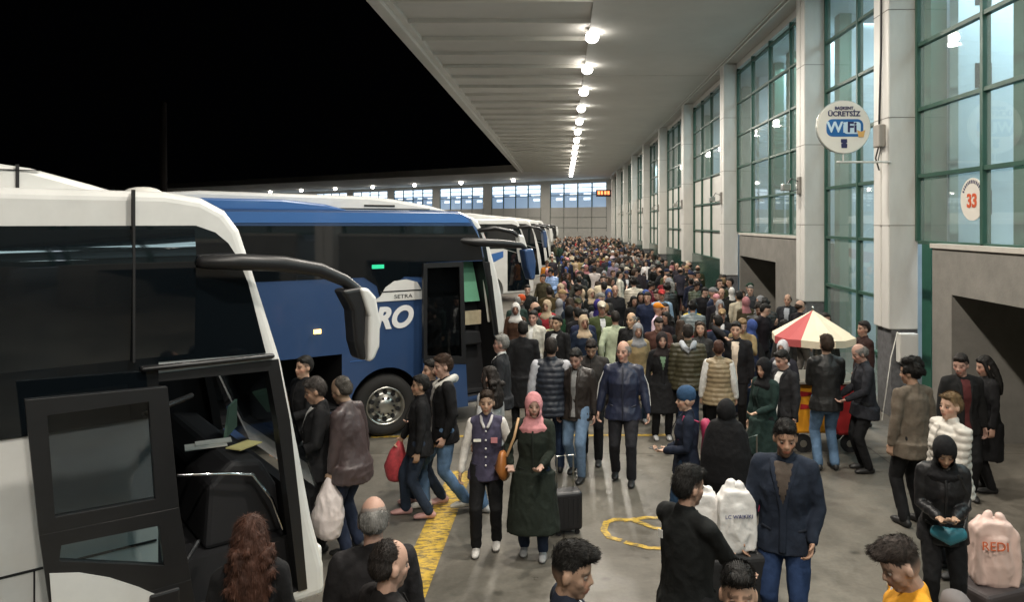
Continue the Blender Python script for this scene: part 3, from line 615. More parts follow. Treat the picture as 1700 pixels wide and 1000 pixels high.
def ik(a, t, l1, l2, pole):
    d = t-a; L = d.length
    if L > (l1+l2)*.995: d = d*((l1+l2)*.995/L); t = a+d; L = d.length
    x = (l1*l1-l2*l2+L*L)/(2*L); h = math.sqrt(max(0, l1*l1-x*x)); n = d.normalized(); p = V(pole)-n*V(pole).dot(n); p.normalize()
    return a+n*x+p*h, t
SK = (.46, .29, .21)
HCOL = dict(black=(.008, .007, .006), brown=(.03, .017, .01), red=(.05, .02, .012), grey=(.16, .155, .145), white=(.4, .39, .37), fair=(.17, .11, .055), dark=(.014, .01, .008))
def person(pos, heading, H=1.72, sex='m', fat=0, lean=0, yaw=0, pitch=0, hl=None, hr=None, sl=0, sr=0, top='jacket', tc=(.02, .02, .025), tm=None, sleeve=None, inner=None,
           legs=(.015, .018, .03), lm=None, shoe=(.02, .02, .02), hair='short', hc='black', scarf=None, beard=0, skin=SK, q=1, extra=None, label='', group=None, collar=True, vneck=None, hemz=None, name='person', grip=.5, bodyname='body'):
    """q: 0 crowd, 1 middle, 2 near. Built at 1.75 m facing +Y, then scaled and turned."""
    if skin is SK: k_ = random.uniform(.8, 1.12); skin = (SK[0]*k_, SK[1]*k_*random.uniform(.95, 1.05), SK[2]*k_*random.uniform(.92, 1.08))
    root = thing(name, label, 'person', (pos[0], pos[1], 0), R(heading-90), group); k = H/1.75; root.scale = (k, k, k)
    vx = (.017, .012, .0085)[q]; vc = (.022, .015, .012)[q]; f = sex == 'f'; n = 12 if q == 0 else 16
    drop = .02+max(abs(sl), abs(sr))**2*.35
    T0 = Matrix.Translation((0, 0, .93-drop)) @ Matrix.Rotation(-R(lean), 4, 'X') @ Matrix.Translation((0, 0, -.93))
    T = lambda x, y, z: T0 @ V((x, y, z))
    sw = .16 if f else .178
    neck = T(0, -.005, 1.49); MH = Matrix.Translation(neck) @ Matrix.Rotation(R(yaw), 4, 'Z') @ Matrix.Rotation(-R(pitch)-R(lean)*.4, 4, 'X') @ Matrix.Scale(1.02, 4); MI = MH.inverted()
    hd = lambda x, y, z: MH @ V((x, y, z))
    limbs = {}
    for s, tgt, nm in ((-1, hl, 'l'), (1, hr, 'r')):
        sh = T(s*sw, -.01, 1.405); tg = V(tgt) if tgt else T(s*(.25+fat*.06), .03, .84)
        el, wr = ik(sh, tg, .285, .25, (s*.5, -.9, -.25)); limbs[nm] = (sh, el, wr)
    for s, off, nm in ((-1, sl, 'L'), (1, sr, 'R')):
        hp = V((s*.09, 0, .92-drop)); an = V((s*.105, off, .085+max(0, -off)*.12)); kn, an = ik(hp, an, .435, .42, (s*.05, 1, 0)); limbs[nm] = (hp, kn, an)
    # --- body
    b = MB()
    b.tube([T(0, 0, .88), T(0, 0, 1.05), T(0, .01, 1.25), T(0, 0, 1.38), T(0, -.01, 1.44)], [(.14, .09), (.125, .085), (.145, .1), (.14, .09), (.07, .06)], n)
    b.tube([T(0, -.01, 1.40), neck+V((0, 0, .0)), hd(0, .005, .07)], [.062 if not f else .05, .056 if not f else .047, .052 if not f else .045], n)
    if q: # head
        b.ball((0, 0, .145), (.075, .096, .108), MH, 20, 14); b.ball((0, .028, .085), (.06, .068, .075), MH, 18, 12); b.ball((0, .066, .028), (.03, .028, .024), MH)
        b.ball((0, .075, .078), (.04, .028, .035), MH); b.ball((0, .078, .148), (.05, .016, .013), MH)
        b.tube([hd(0, .092, .135), hd(0, .102, .112), hd(0, .11, .098)], [.009, .011, .013], 10); b.ball((-.012, .098, .095), .010, MH, 8, 6); b.ball((.012, .098, .095), .010, MH, 8, 6)
        b.tube([hd(-.022, .088, .064), hd(0, .102, .066), hd(.022, .088, .064)], .009, 8); b.tube([hd(-.018, .088, .053), hd(0, .1, .052), hd(.018, .088, .053)], .009, 8)
        for s in (-1, 1):
            b.ball((s*.04, .055, .1), (.026, .03, .03), MH, 10, 8)
            if not scarf: b.ball((s*.077, -.004, .112), (.011, .02, .032), MH, 10, 8)
    else:
        b.ball((0, 0, .145), (.075, .096, .108), MH); b.ball((0, .03, .08), (.058, .066, .075), MH); b.ball((0, .105, .105), (.014, .016, .022), MH, 8, 6)
    hands = {}
    for s, nm in ((-1, 'l'), (1, 'r')):
        sh, el, wr = limbs[nm]; b.tube([sh, el, wr], [.046 if not f else .038, .037 if not f else .032, .026], n)
        d = (wr-el).normalized(); side = V((0, 0, 1)).cross(d) if abs(d.z) < .8 else V((s*.25, 1, 0)); side = (side-d*side.dot(d)).normalized(); pn = d.cross(side)
        if nm == 'l' and abs(d.z) < .8: side = -side
        if abs(d.z) < .8: side = -side
        inw = V((-s, 0, 0)) if abs(d.z) >= .8 else V((0, 0, 1)); pn = pn if pn.dot(inw) > 0 else -pn
        kn = wr+d*.09; b.tube([wr-d*.01, wr+d*.04, kn], [(.026, .02), (.036, .016), (.041, .014)], 12, ref=side)
        hands[nm] = (wr, d, side, pn)
        if q:
            for j, (o_, l_) in enumerate(((-.031, .066), (-.011, .078), (.010, .073), (.030, .058))):
                p0 = kn+side*(-o_)-d*.008; p = [p0]; a = .25+grip*.5
                for sg in (.45, .32, .25):
                    dd = d*cos(a)+pn*sin(a)-side*o_*2.5*.4; dd.normalize(); p.append(p[-1]+dd*l_*sg*1.1); a += grip*1.1
                b.tube(p, [.0098, .009, .0082, .007], 8)
            t0 = wr+d*.022+side*.022; t1_ = t0+(d*.55+side*.7+pn*.35).normalized()*.036; t2_ = t1_+(d*.85+side*.2+pn*.45).normalized()*.034; b.tube([t0, t1_, t2_], [.013, .0105, .008], 8)
        else: b.tube([kn, kn+d*.05+pn*.015, kn+d*.075+pn*.035], [(.036, .013), (.03, .011), (.02, .009)], 10, ref=side)
    for s, nm in ((-1, 'L'), (1, 'R')):
        hp, kn, an = limbs[nm]; b.tube([hp, kn, an, an+V((0, 0, -.04))], [.068, .047, .034, .034], n)
        b.tube([an+V((0, -.04, -.05)), an+V((0, .05, -.055)), an+V((0, .12, -.062))], [(.03, .028), (.033, .022), (.03, .014)], 10)
    HC = HCOL[hc] if isinstance(hc, str) else hc
    def paint(me):
        ca = me.color_attributes.new('Col', 'FLOAT_COLOR', 'POINT'); dat = []
        lip = (skin[0]*.78, skin[1]*.5, skin[2]*.48); chk = (skin[0]*1.02, skin[1]*.86, skin[2]*.84)
        for v in me.vertices:
            c = skin
            if v.co.z > 1.2:
                p = MI @ v.co; ax = abs(p.x)
                if p.y > .03 and p.z > -.02:
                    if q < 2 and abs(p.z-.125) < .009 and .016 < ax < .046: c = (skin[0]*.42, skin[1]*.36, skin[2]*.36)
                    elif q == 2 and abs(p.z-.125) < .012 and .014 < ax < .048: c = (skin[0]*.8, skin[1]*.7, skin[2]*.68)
                    elif abs(p.z-.149+ax*.06) < (.0065 if f else .009) and .012 < ax < .055: c = tuple(a*.35+h*.65 for a, h in zip(skin, HC if hc != 'grey' else (.08, .07, .06)))
                    elif abs(p.z-.059) < .0115 and ax < .026 and p.y > .085: c = lip
                    elif beard and p.z < .083-(.02 if ax < .03 else 0)+max(0, ax-.04)*1.2: c = tuple(a*(1-.75*beard)+h*.75*beard for a, h in zip(skin, HC))
                    elif ax > .02 and .07 < p.z < .11: c = chk
                if hair in ('short', 'fade', 'bun', 'balding') and not scarf and q:
                    lim = .135 if p.y < .02 else .12+(p.y-.02)*1.3
                    if p.z > (lim if hair != 'fade' else lim+.02) and p.y < .075 and ax > (-1 if hair in ('short', 'fade', 'bun') else .045 if p.y > -.06 else -1) and not (hair in ('balding', 'thin') and p.z > .2) or (p.y < -.02 and .06 < p.z < .2 and not (hair == 'balding' and p.z > .18)):
                        t_ = min(1, max(0, (p.z-.07)/.07)) if hair == 'fade' else .8; c = tuple(a*(1-t_)+h*t_ for a, h in zip(c, HC))
                if beard and p.z < .1 and p.z > -.03 and p.y > -.01 and ax > .05 and p.y < .06: c = tuple(a*(1-.6*beard)+h*.6*beard for a, h in zip(skin, HC))
            dat += [c[0], c[1], c[2], 1]
        ca.data.foreach_set('color', dat)
        if q == 2:
            for v in me.vertices:
                if v.co.z > 1.2:
                    p = MI @ v.co
                    if p.y > .05:
                        dd = ((abs(p.x)-.031)/.021)**2+((p.z-.126)/.014)**2
                        if dd < 1: v.co = MH @ (p-V((0, .006*(1-dd), 0)))
    remesh(bodyname, b, vx, parent=root, m=SKIN, smooth=2 if q else 1, post=paint)
    if q == 2 and extra != 'noface':
        for s in (-1, 1):
            e = MB().ball((0, 0, 0), .0125, None, 16, 12); me = e.mesh('eye'); ca = me.color_attributes.new('Col', 'FLOAT_COLOR', 'POINT')
            for i_, v in enumerate(me.vertices): ca.data[i_].color = (.012, .007, .004, 1) if v.co.y > .0102 else (.26, .23, .2, 1)
            me.polygons.foreach_set('use_smooth', [True]*len(me.polygons)); o = mk('eye', me, EYE, root); o.matrix_local = MH @ Matrix.Translation((s*.031, .0775, .1255))
            lid = MB().tube([hd(s*.031-.015, .0835, .1305), hd(s*.031, .0895, .1335), hd(s*.031+.015, .0835, .1305)], .0035, 6).build('eyelid', mat('eyelid_skin', tuple(a*.6 for a in SK), .6), root, smooth=True)
    # --- garments
    def gar(nm, bb, col, m, amp=.008, freq=9, post=None, sm=2, vv=None):
        o = remesh(nm, bb, vv or vc, amp, freq, root, m, sm, post, seed=random.random()*40); o.color = (*col, 1); return o
    bf = 1+fat*.28
    TM = tm or (LEA if top == 'leather' else NYL if top in ('puffer', 'vest') else FAB)
    hem = {'coat': .42, 'abaya': .10, 'long': .72, 'robe': .06}.get(top, .84); hem = hemz or hem
    g = MB()
    ch = .125 if not f else .12
    P = [T(0, .004, .80), T(0, 0, .90), T(0, 0, .97), T(0, 0, 1.08), T(0, .012, 1.25), T(0, 0, 1.37), T(0, -.01, 1.43)]
    pf = .02 if top in ('puffer', 'vest') else 0
    rad = [(.212*bf, .164*bf), (.2*bf, .152*bf), (.176*bf, .132*bf), ((.168 if not f else .15)*bf, (.125 if not f else .115)*bf), ((.185 if not f else .168)*bf, .135*bf), (.185 if not f else .165, .115), (.11, .082)]
    g.tube(P, [(a+pf, c+pf) for a, c in rad], n+6, round_=False)
    if f: g.ball(tuple(T(-.055, .078, 1.25)), (.068, .055, .075)); g.ball(tuple(T(.055, .078, 1.25)), (.068, .055, .075))
    if fat > .4: g.ball(tuple(T(0, .06, 1.08)), (.15*bf, .14*bf, .16))
    for s in (-1, 1): g.tube([T(s*.05, -.01, 1.44), T(s*sw*.93, -.01, 1.405)], [.05, .06+pf*.5], n)
    arms = g if (top not in ('vest',) and sleeve is None) else MB()
    for nm in 'lr':
        sh, el, wr = limbs[nm]; a1 = (.064 if not f else .056)+pf*.6; a2 = (.052 if not f else .046)+pf*.5; cu = wr-(wr-el).normalized()*.012
        if top == 'tshirt': arms.tube([sh, sh.lerp(el, .75)], [a1, a2+.008], n)
        else: arms.tube([sh, sh.lerp(el, .55), el, el.lerp(wr, .5), cu], [a1, a2+.008, a2, a2-.002, .037+pf*.4], n)
    if hem < .84:
        # skirt following the legs
        mid = (limbs['L'][1]+limbs['R'][1])/2; w1 = abs(limbs['L'][1].y-limbs['R'][1].y)/2
        zz = [.9, .75, .6, .48, .3, hem+.02]; zz = [z for z in zz if z > hem+.015 or z == hem+.02]
        pts = [V((0, mid.y*max(0, (.9-z))*.8, z)) for z in zz]; rnd = False; fl = .10 if top in ('coat', 'long') else .16
        g.tube(pts, [(.218*bf+(.9-z)*fl, .17*bf+(.9-z)*fl*.9+w1*(.9-z)) for z in zz], n+6, round_=False)
        if top in ('coat',): pass
    if collar and not (scarf and q == 0):
        g.tube([T(0, -.012, 1.43), T(0, -.014, 1.468)], [(.085, .08), (.07, .066)], n)
    def quilt(me):
        if top in ('puffer', 'vest'):
            NR = [v.normal.copy() for v in me.vertices]; TI_ = T0.inverted()
            for v, nv_ in zip(me.vertices, NR): v.co = v.co+nv_*(abs(sin((TI_ @ v.co).z*pi/.07))-.6)*.011
    gar('coat' if top in ('coat', 'long') else 'robe' if hem < .3 else top if top in ('jacket', 'vest', 'hoodie') else 'shirt' if top == 'tshirt' else 'jacket', g, tc, TM, post=quilt, amp=.016 if q else .014, freq=7)
    if arms is not g: gar('sleeves', arms, sleeve or tc, LEA if sleeve and sleeve[0] > .6 else FAB, post=None)
    TI = T0.inverted()
    if q == 2 and top in ('jacket', 'leather', 'long', 'coat', 'puffer', 'hoodie'):
        for s in (-1, 1):
            a_, c_ = rad[2]; x_ = s*.115*bf; yy = (c_+pf)*math.sqrt(1-(x_/(a_+pf))**2)+.008
            pk = MB().tube([T(x_-s*.03, yy+.006, .965), T(x_+s*.035, yy-.016, .985)], [(.011, .005)]*2, 8, ref=(0, 0, 1)).build('pocket', TM, root, smooth=True); pk.color = (*[a*.6+.004 for a in tc], 1)
    if inner:
        pp_ = [(a, c) for a, c in rad]; b = MB().tube(P, [(a+pf+.004, c+pf+.008+fat*.012) for a, c in pp_], n+6, round_=False)
        if f: b.ball(tuple(T(-.055, .084, 1.25)), (.068, .056, .075)); b.ball(tuple(T(.055, .084, 1.25)), (.068, .056, .075))
        vn = (top in ('long', 'coat') or collar == 'shirt') if vneck is None else vneck; z0 = 1.13 if vn else .86 if hem >= .8 else .95; wv = .05+.04*random.random()
        W_ = lambda z: (max(.002, (z-1.13)*.24) if vn else wv*(.55+.9*max(0, (z-1.05))) if z > 1.05 else wv*(.55+.25*(1.05-z)/.2))
        def openf(me):
            bm = bmesh.new(); bm.from_mesh(me); kill = []
            for v in bm.verts:
                c = TI @ v.co; ww = W_(c.z)
                if c.y < .02 or abs(c.x) > ww or c.z < z0 or c.z > 1.47: kill.append(v)
            bmesh.ops.delete(bm, geom=kill, context='VERTS')
            for v in bm.verts: v.co += v.normal*.003
            bm.to_mesh(me); bm.free()
        gar('shirt', b, inner, FAB, .006, 9, post=openf, vv=vc*.85)
        if q:
            for s in (-1, 1):
                pts = []
                for z in ((.84, .97, 1.12, 1.2, 1.3, 1.4, 1.45) if vn else (z0, .97, 1.08, 1.2, 1.3, 1.4, 1.45)):
                    ww = W_(z)
                    rr_ = sorted(zip([TI @ x_ for x_ in P], rad), key=lambda t_: abs(t_[0].z-z))[:2]; (pa, ra), (pb, rb_) = rr_
                    t_ = (z-pa.z)/(pb.z-pa.z) if abs(pb.z-pa.z) > 1e-5 else 0; a_ = ra[0]+(rb_[0]-ra[0])*t_+pf; c_ = ra[1]+(rb_[1]-ra[1])*t_+pf
                    pts.append(T(s*(ww+.004), max(.03, c_*math.sqrt(max(0, 1-((ww+.004)/a_)**2)))+.012+fat*.01, z))
                lp = MB().tube(pts, [(.02, .009)]*5+[(.026, .011), (.022, .012)], 10).build('lapel', TM, root, smooth=True); lp.color = (*tc, 1)
    elif q and top in ('jacket', 'leather', 'puffer', 'vest', 'hoodie', 'long', 'coat') and sleeve is None or (top == 'vest' and q):
        pts = [T(0, c+pf+.012+fat*.008+(.028 if f and 1.2 < z < 1.3 else 0), z) for z, c in ((.82, rad[1][1]), (.97, rad[2][1]), (1.08, rad[3][1]), (1.25, rad[4][1]+.008), (1.37, rad[5][1]), (1.44, rad[6][1]))]
        zp = MB().tube(pts, [(.011, .005)]*6, 8).build('zip', TM, root, smooth=True); zp.color = (*[a*.6+.004 for a in tc], 1)
    if hem > .2:
        g = MB()
        for nm in 'LR':
            hp, kn, an = limbs[nm]; w_ = 1.0 if not f else .95
            g.tube([hp+V((0, 0, .02)), hp.lerp(kn, .4), kn, kn.lerp(an, .45), an+V((0, -.005, .0))], [(.102*w_, .108), (.09*w_, .095), .068, .062, .057], n)
        g.tube([V((0, -.005, .84-drop)), V((0, 0, 1.0-drop))], [(.15, .118), (.15, .11)], n+4)
        gar('trousers', g, legs, lm or FAB, .011, 9)
    for nm in 'LR':
        hp, kn, an = limbs[nm]; y0 = V((an.x, an.y, an.z-.085))
        lift = 0
        g = MB().tube([y0+V((0, -.055, .042)), y0+V((0, .02, .042)), y0+V((0, .11, .036)), y0+V((0, .165, .03))], [(.038, .04), (.042, .04), (.047, .034), (.036, .022)], 12); g.tube([y0+V((0, -.02, .05)), y0+V((0, -.02, .1))], [.042, .04], 10)
        def flat(me):
            for v in me.vertices: v.co.z = max(v.co.z, .004)
        gar('shoe', g, shoe, LEA, 0, post=flat, vv=max(.011, vc*.8))
    # --- head wear
    if scarf:
        g = MB().ball((0, -.008, .14), (.095, .115, .128), MH, 20, 14).ball((0, .02, .06), (.085, .098, .09), MH, 18, 12)
        g.tube([hd(0, 0, .03), T(0, .0, 1.44), T(0, .01, 1.38)], [(.08, .085), (.125, .1), (.165, .125)], 18)
        if scarf[3:] == ('long',): g.tube([T(0, -.03, 1.45), T(0, -.06, 1.2), T(0, -.06, .95)], [(.2, .13), (.25, .16), (.27, .17)], 20)
        def face(me):
            bm = bmesh.new(); bm.from_mesh(me); kill = []
            for v in bm.verts:
                p = MI @ v.co
                if p.y > .035 and (p.x/.054)**2+((p.z-.104)/.082)**2 < 1: kill.append(v)
            bmesh.ops.delete(bm, geom=kill, context='VERTS'); bm.to_mesh(me); bm.free()
        gar('headscarf', g, scarf[:3], FAB, .007, 12, post=face)
    elif hair:
        g = MB(); cap = True
        if hair in ('short', 'curly', 'fluffy', 'long', 'bun', 'fade'):
            
            g.ball((0, -.008, .188), (.0755, .093, .074), MH, 18, 12)
            if hair != 'fade': g.ball((0, -.036, .145), (.0785, .074, .092), MH, 18, 12)
            g.tube([hd(-.045, .058, .215), hd(0, .072, .222), hd(.045, .058, .215)], [.02, .022, .02], 10)
        if hair == 'fade': g.ball((0, .02, .225), (.062, .08, .045), MH, 16, 10); g.tube([hd(-.03, .085, .225), hd(.03, .09, .23)], .028, 10)
        if hair == 'fluffy':
            for i_ in range(26):
                a = random.uniform(0, 2*pi); z = random.uniform(.12, .25); rr = .075 if z < .2 else .055; g.ball((rr*cos(a), rr*sin(a)*1.1-.03, z), random.uniform(.03, .045), MH, 8, 6)
        if hair in ('long', 'curly'):
            g.tube([hd(0, -.05, .16), hd(0, -.075, .05), T(0, -.115, 1.4), T(0, -.13, 1.28)], [(.084, .062), (.1, .06), (.125, .055), (.1, .03)], 16)
            for s in (-1, 1): g.tube([hd(s*.062, .02, .2), hd(s*.083, .018, .1), hd(s*.088, .0, .0), T(s*.11, .0, 1.4)], [.022, .024, .026, .022], 10)
            if hair == 'curly':
                for i_ in range(60): g.ball(tuple(T(random.uniform(-.13, .13), random.uniform(-.15, -.08), random.uniform(1.3, 1.6))), random.uniform(.014, .026), None, 8, 6)
        if hair == 'bun': g.ball((0, -.11, .2), .042, MH)
        if hair == 'balding': g.ball((0, -.045, .13), (.08, .068, .07), MH, 18, 12); g.ball((-.06, -.01, .135), (.022, .05, .045), MH); g.ball((.06, -.01, .135), (.022, .05, .045), MH)
        if hair == 'thin': g.ball((0, -.03, .175), (.0745, .078, .082), MH, 18, 12); g.ball((0, -.045, .13), (.08, .066, .07), MH, 18, 12)
        if hair == 'beanie': g.ball((0, -.004, .195), (.088, .106, .088), MH, 18, 12); g.tube([hd(0, -.004, .16), hd(0, -.002, .195)], [(.09, .108), (.09, .108)], 20)
        if hair == 'cap': g.ball((0, 0, .19), (.082, .1, .078), MH, 18, 12); g.tube([hd(0, .07, .19), hd(0, .17, .178)], [(.06, .012), (.045, .008)], 12)
        if hair not in ('beanie', 'cap'):
            o = gar('hair', g, HC, HAIR, .007 if hair != 'curly' else .014, 30 if q else 20, vv=(vc*.8 if q else vc), sm=1)
            if q == 2: # loose tufts that break the outline
                me = o.data; bb = MB(); nv = len(me.vertices)
                for i_ in range(4200 if hair in ('long', 'curly') else 2600):
                    v = me.vertices[random.randrange(nv)]; p = v.co; nn_ = v.normal; pl_ = MI @ p
                    if hair in ('long', 'curly'): flow = V((0, 0, -1))
                    else: flow = (MH.to_3x3() @ V((pl_.x*2, (-.6 if pl_.z < .2 else .8), -.9 if pl_.z < .2 else .1)))
                    flow = flow-nn_*flow.dot(nn_); flow.normalize(); ln = random.uniform(.014, .032)*(1.6 if hair in ('long', 'curly') else .8 if hair in ('balding', 'thin') else 1)
                    d = (flow+nn_*random.uniform(.1, .55)).normalized(); sd = d.cross(nn_).normalized()*random.uniform(.0009, .0018)
                    bb.add([p-nn_*.002-sd, p-nn_*.002+sd, p+d*ln*.6+sd*.8, p+d*ln, p+d*ln*.6-sd*.8], [(0, 1, 2, 3, 4)])
                st = bb.build('strands', HAIR, o); st.color = (*HC, 1)
        else: gar('hat', g, HC, FAB, .004, 20)
    if inner and q and hair and not scarf and collar == 'shirt':
        g = MB().tube([T(0, -.01, 1.44), T(0, -.008, 1.495)], [(.076, .07), (.066, .062)], n); gar('shirt_collar', g, inner, FAB, .002)
    root['_'] = 0; del root['_']
    root_info = dict(T=T, hd=hd, hands=hands, limbs=limbs, k=k, MH=MH)
    return root, root_info
def world(root, p): return Matrix.Translation(root.location) @ Matrix.Rotation(root.rotation_euler.z, 4, 'Z') @ Matrix.Scale(root.scale.x, 4) @ V(p)
def at(px, hy, H, drop=0):
    Y = 1228*(3.25-H+drop)/(hy-370); return ((px-936)/1228*Y, Y)
def held(name, b, m, label, cat, root, group=None, smooth=True, color=None, **k):
    """a thing held by a person: its own top-level mesh, given in the person's frame"""
    o = b.build(name, m, None, smooth=smooth, **k); o.location = root.location; o.rotation_euler = root.rotation_euler.copy(); o.scale = root.scale
    if color: o.color = (*color, 1)
    return tag(o, label, cat, group)
def phone(root, inf, nm, label):
    wr, d, side, pn = inf['hands'][nm]; c = wr+d*.11+pn*.022; b = MB()
    u = (d*.8+pn*.2).normalized(); s = side; n_ = u.cross(s).normalized()
    v = [c+u*a*.072+s*e*.036+n_*g*.004 for a in (-1, 1) for e in (-1, 1) for g in (-1, 1)]
    b.add(v, [(0, 1, 3, 2), (4, 6, 7, 5), (0, 4, 5, 1), (2, 3, 7, 6), (0, 2, 6, 4), (1, 5, 7, 3)]); return held('phone', b, BLACK, label, 'phone', root, smooth=False)
BLK = (.010, .010, .011); NAVY = (.012, .016, .035); JEAN = (.09, .16, .27); DJ = (.02, .035, .075); GREY = (.2, .2, .2); WHT = (.62, .62, .6)
# near row ------------------------------------------------------------
person(at(415, 852, 1.62), 112, 1.62, 'f', q=2, hair='curly', hc='red', top='jacket', tc=BLK, extra='noface', label='person with long reddish brown hair, back turned beside the open coach door')
person(at(620, 822, 1.72), 105, 1.72, fat=.35, q=2, hair='balding', hc='grey', top='jacket', tc=(.013, .012, .013), pitch=12, extra='noface', label='grey haired person with bald crown in black coat, seen from behind')
person(at(643, 893, 1.66), 40, 1.66, fat=.2, q=2, hair='thin', hc='dark', top='jacket', tc=(.014, .012, .012), beard=.3, pitch=8, label='person with thinning dark hair looking right, in front of the grey bald crown')
person(at(940, 893, 1.74), 2, 1.74, q=2, hair='fade', hc='black', top='jacket', tc=(.02, .025, .04), inner=WHT, pitch=12, yaw=-15, beard=.35, label='short haired person in dark jacket with pale collar, cropped by the bottom edge, centre')
person(at(1226, 932, 1.72), 262, 1.72, q=2, hair='fade', hc='black', top='jacket', tc=(.04, .04, .045), beard=.35, label='person with black hair facing the camera, only the face showing at the bottom edge')
p, inf = person(at(1515, 882, 1.72), 178, 1.72, q=2, hair='fade', hc=(.03, .022, .018), top='jacket', tc=(.72, .33, .03), sleeve=(.62, .55, .42), pitch=28, beard=.35, label='person in a yellow and cream jacket looking down, in the bottom right corner')
o = gar_b = MB().tube([inf['T'](-.1, .12, 1.2), inf['T'](-.105, .05, 1.45), inf['T'](-.1, -.1, 1.42), inf['T'](-.1, -.16, 1.2)], [(.02, .006)]*4, 10).tube([inf['T'](.1, .12, 1.2), inf['T'](.105, .05, 1.45), inf['T'](.1, -.1, 1.42), inf['T'](.1, -.16, 1.2)], [(.02, .006)]*4, 10)
bpk = held('backpack', gar_b, mat('strap_grey', (.35, .33, .3), .8), 'grey backpack worn over the yellow and cream jacket', 'backpack', p)
MB().tube([inf['T'](0, -.24, .98), inf['T'](0, -.27, 1.2), inf['T'](0, -.22, 1.4)], [(.14, .09), (.15, .1), (.11, .07)], 16).build('pouch', mat('bag_grey', (.12, .11, .11), .8), bpk, smooth=True)
# man in black, back turned
p, inf = person(at(1140, 768, 1.74), 38, 1.74, q=2, hair='short', hc='black', beard=.5, top='jacket', tc=(.008, .009, .009), hr=(.16, .36, 1.0), hl=(-.06, .4, 1.02), yaw=-12, pitch=8, fat=.1, legs=BLK, label='black jacketed person, back turned, holding out both hands beside the white sacks')
MB().box(-.02, .02, -.002, .002, -.025, .025).build('badge', WHITE, p, loc=inf['T'](-.1, -.135, 1.32))
MB
p, inf = person(at(1303, 690, 1.80), 248, 1.80, q=2, hair='short', hc='black', beard=.9, top='jacket', tc=(.014, .02, .034), inner=(.07, .055, .045), vneck=True, legs=(.02, .04, .10), lm=DEN, hl=(-.2, .13, .9), hr=(.27, .12, .86), yaw=12, pitch=12, fat=.1, skin=(.42, .25, .17), label='bearded person in navy jacket and jeans standing right of the white sacks')
person(at(1206, 660, 1.60), 70, 1.6, 'f', q=1, scarf=(.006, .006, .007, 'long'), top='abaya', tc=(.007, .007, .008), hair=None, label='person wrapped in a long black robe and headscarf, back turned, behind the white sacks')
p, inf = person(at(1141, 641, 1.60), 172, 1.60, 'f', q=2, hair='beanie', hc=(.03, .07, .14), top='jacket', tc=(.012, .017, .032), legs=(.02, .05, .1), lm=DEN, hl=(-.12, .24, 1.06), hr=(.12, .2, 1.02), pitch=6, label='person in a blue beanie and dark navy coat holding a phone, facing left')
phone(p, inf, 'l', 'black phone in the hand of the person in the blue beanie')
bp = held('backpack', MB().tube([inf['T'](-.1, .1, 1.2), inf['T'](-.11, .04, 1.46), inf['T'](-.1, -.12, 1.4)], [(.018, .008)]*3, 10).tube([inf['T'](0, -.22, 1.0), inf['T'](0, -.25, 1.2), inf['T'](0, -.2, 1.36)], [(.12, .08), (.13, .09), (.1, .06)], 16), mat('pink_bag', (.3, .02, .07), .7), 'dark pink backpack worn by the person in the blue beanie', 'backpack', p)
person(at(1035, 563, 1.79, .0), 262, 1.79, q=2, fat=.35, hair='balding', hc='grey', top='jacket', tc=(.013, .018, .042), inner=None, legs=(.02, .02, .024), sl=.1, sr=-.12, yaw=-18, tm=NYL, label='stout balding person in a navy track jacket with white piping walking towards the camera', hl=(-.3, .06, .86), hr=(.3, .02, .86))
SP = C.objects[-1]
for o_ in [x_ for x_ in C.objects if x_.get('label', '').startswith('stout balding')]:
    MB().tube([(-.235, .02, 1.36), (-.30, -.0, 1.2), (-.315, -.005, 1.1), (-.33, .035, .95)], [(.007, .007)]*4, 8).build('white_piping', WHITE, o_, smooth=True); MB().tube([(.235, .02, 1.36), (.30, -.0, 1.2), (.315, -.005, 1.1), (.33, .02, .95)], [(.007, .007)]*4, 8).build('white_piping', WHITE, o_, smooth=True)
p, inf = person(at(958, 572, 1.70), 250, 1.70, q=1, hair='short', top='leather', tc=(.022, .017, .015), inner=GREY, legs=(.13, .2, .3), lm=DEN, sl=.12, sr=-.15, pitch=25, label='person in a brown leather jacket and pale jeans looking down while walking')
person(at(915, 557, 1.80), 88, 1.80, q=1, fat=.3, hair='short', hc='dark', top='vest', tc=(.012, .016, .026), sleeve=(.45, .46, .5), legs=(.018, .03, .06), lm=DEN, sl=-.1, sr=.12, label='person in a navy padded vest over pale sleeves walking away from the camera')
p, inf = person(at(886, 650, 1.60), 268, 1.60, 'f', q=2, fat=.15, scarf=(.55, .24, .25), top='coat', tc=(.014, .019, .014), legs=(.015, .025, .05), hair=None, hemz=.27, hl=(-.1, .28, 1.04), hr=(.24, .1, 1.0), yaw=8, shoe=(.3, .3, .3), sl=.06, sr=-.05, label='person in a pink headscarf and long dark green coat carrying a brown shoulder bag')
TT = inf['T']
bag = held('shoulder_bag', MB().tube([TT(.32, .03, .92), TT(.34, .05, .98), TT(.33, .03, 1.1)], [(.15, .055), (.17, .07), (.13, .045)], 18, ref=(0, 1, 0)), mat('brown_leather', (.30, .11, .025), .45, var=.2, vscale=7), 'brown leather shoulder bag hanging from the person in the pink headscarf', 'bag', p)
MB().tube([TT(.28, .1, 1.1), TT(.2, .1, 1.3), TT(.16, .03, 1.49), TT(.2, -.06, 1.4), TT(.29, -.06, 1.12)], [(.014, .005)]*5, 8).build('strap', mat('tan_strap', (.42, .26, .13), .5), bag, smooth=True)
p, inf = person(at(808, 645, 1.60), 272, 1.60, 'f', q=2, hair='bun', hc='brown', top='jacket', tc=(.055, .05, .085), sleeve=(.63, .6, .56), legs=(.009, .009, .01), hl=(-.24, .1, .9), hr=(.28, .06, .84), sl=-.05, sr=.1, shoe=(.55, .53, .5), label='person in grey purple varsity jacket with white sleeves and white trainers')
TT = inf['T']; bt = MB()
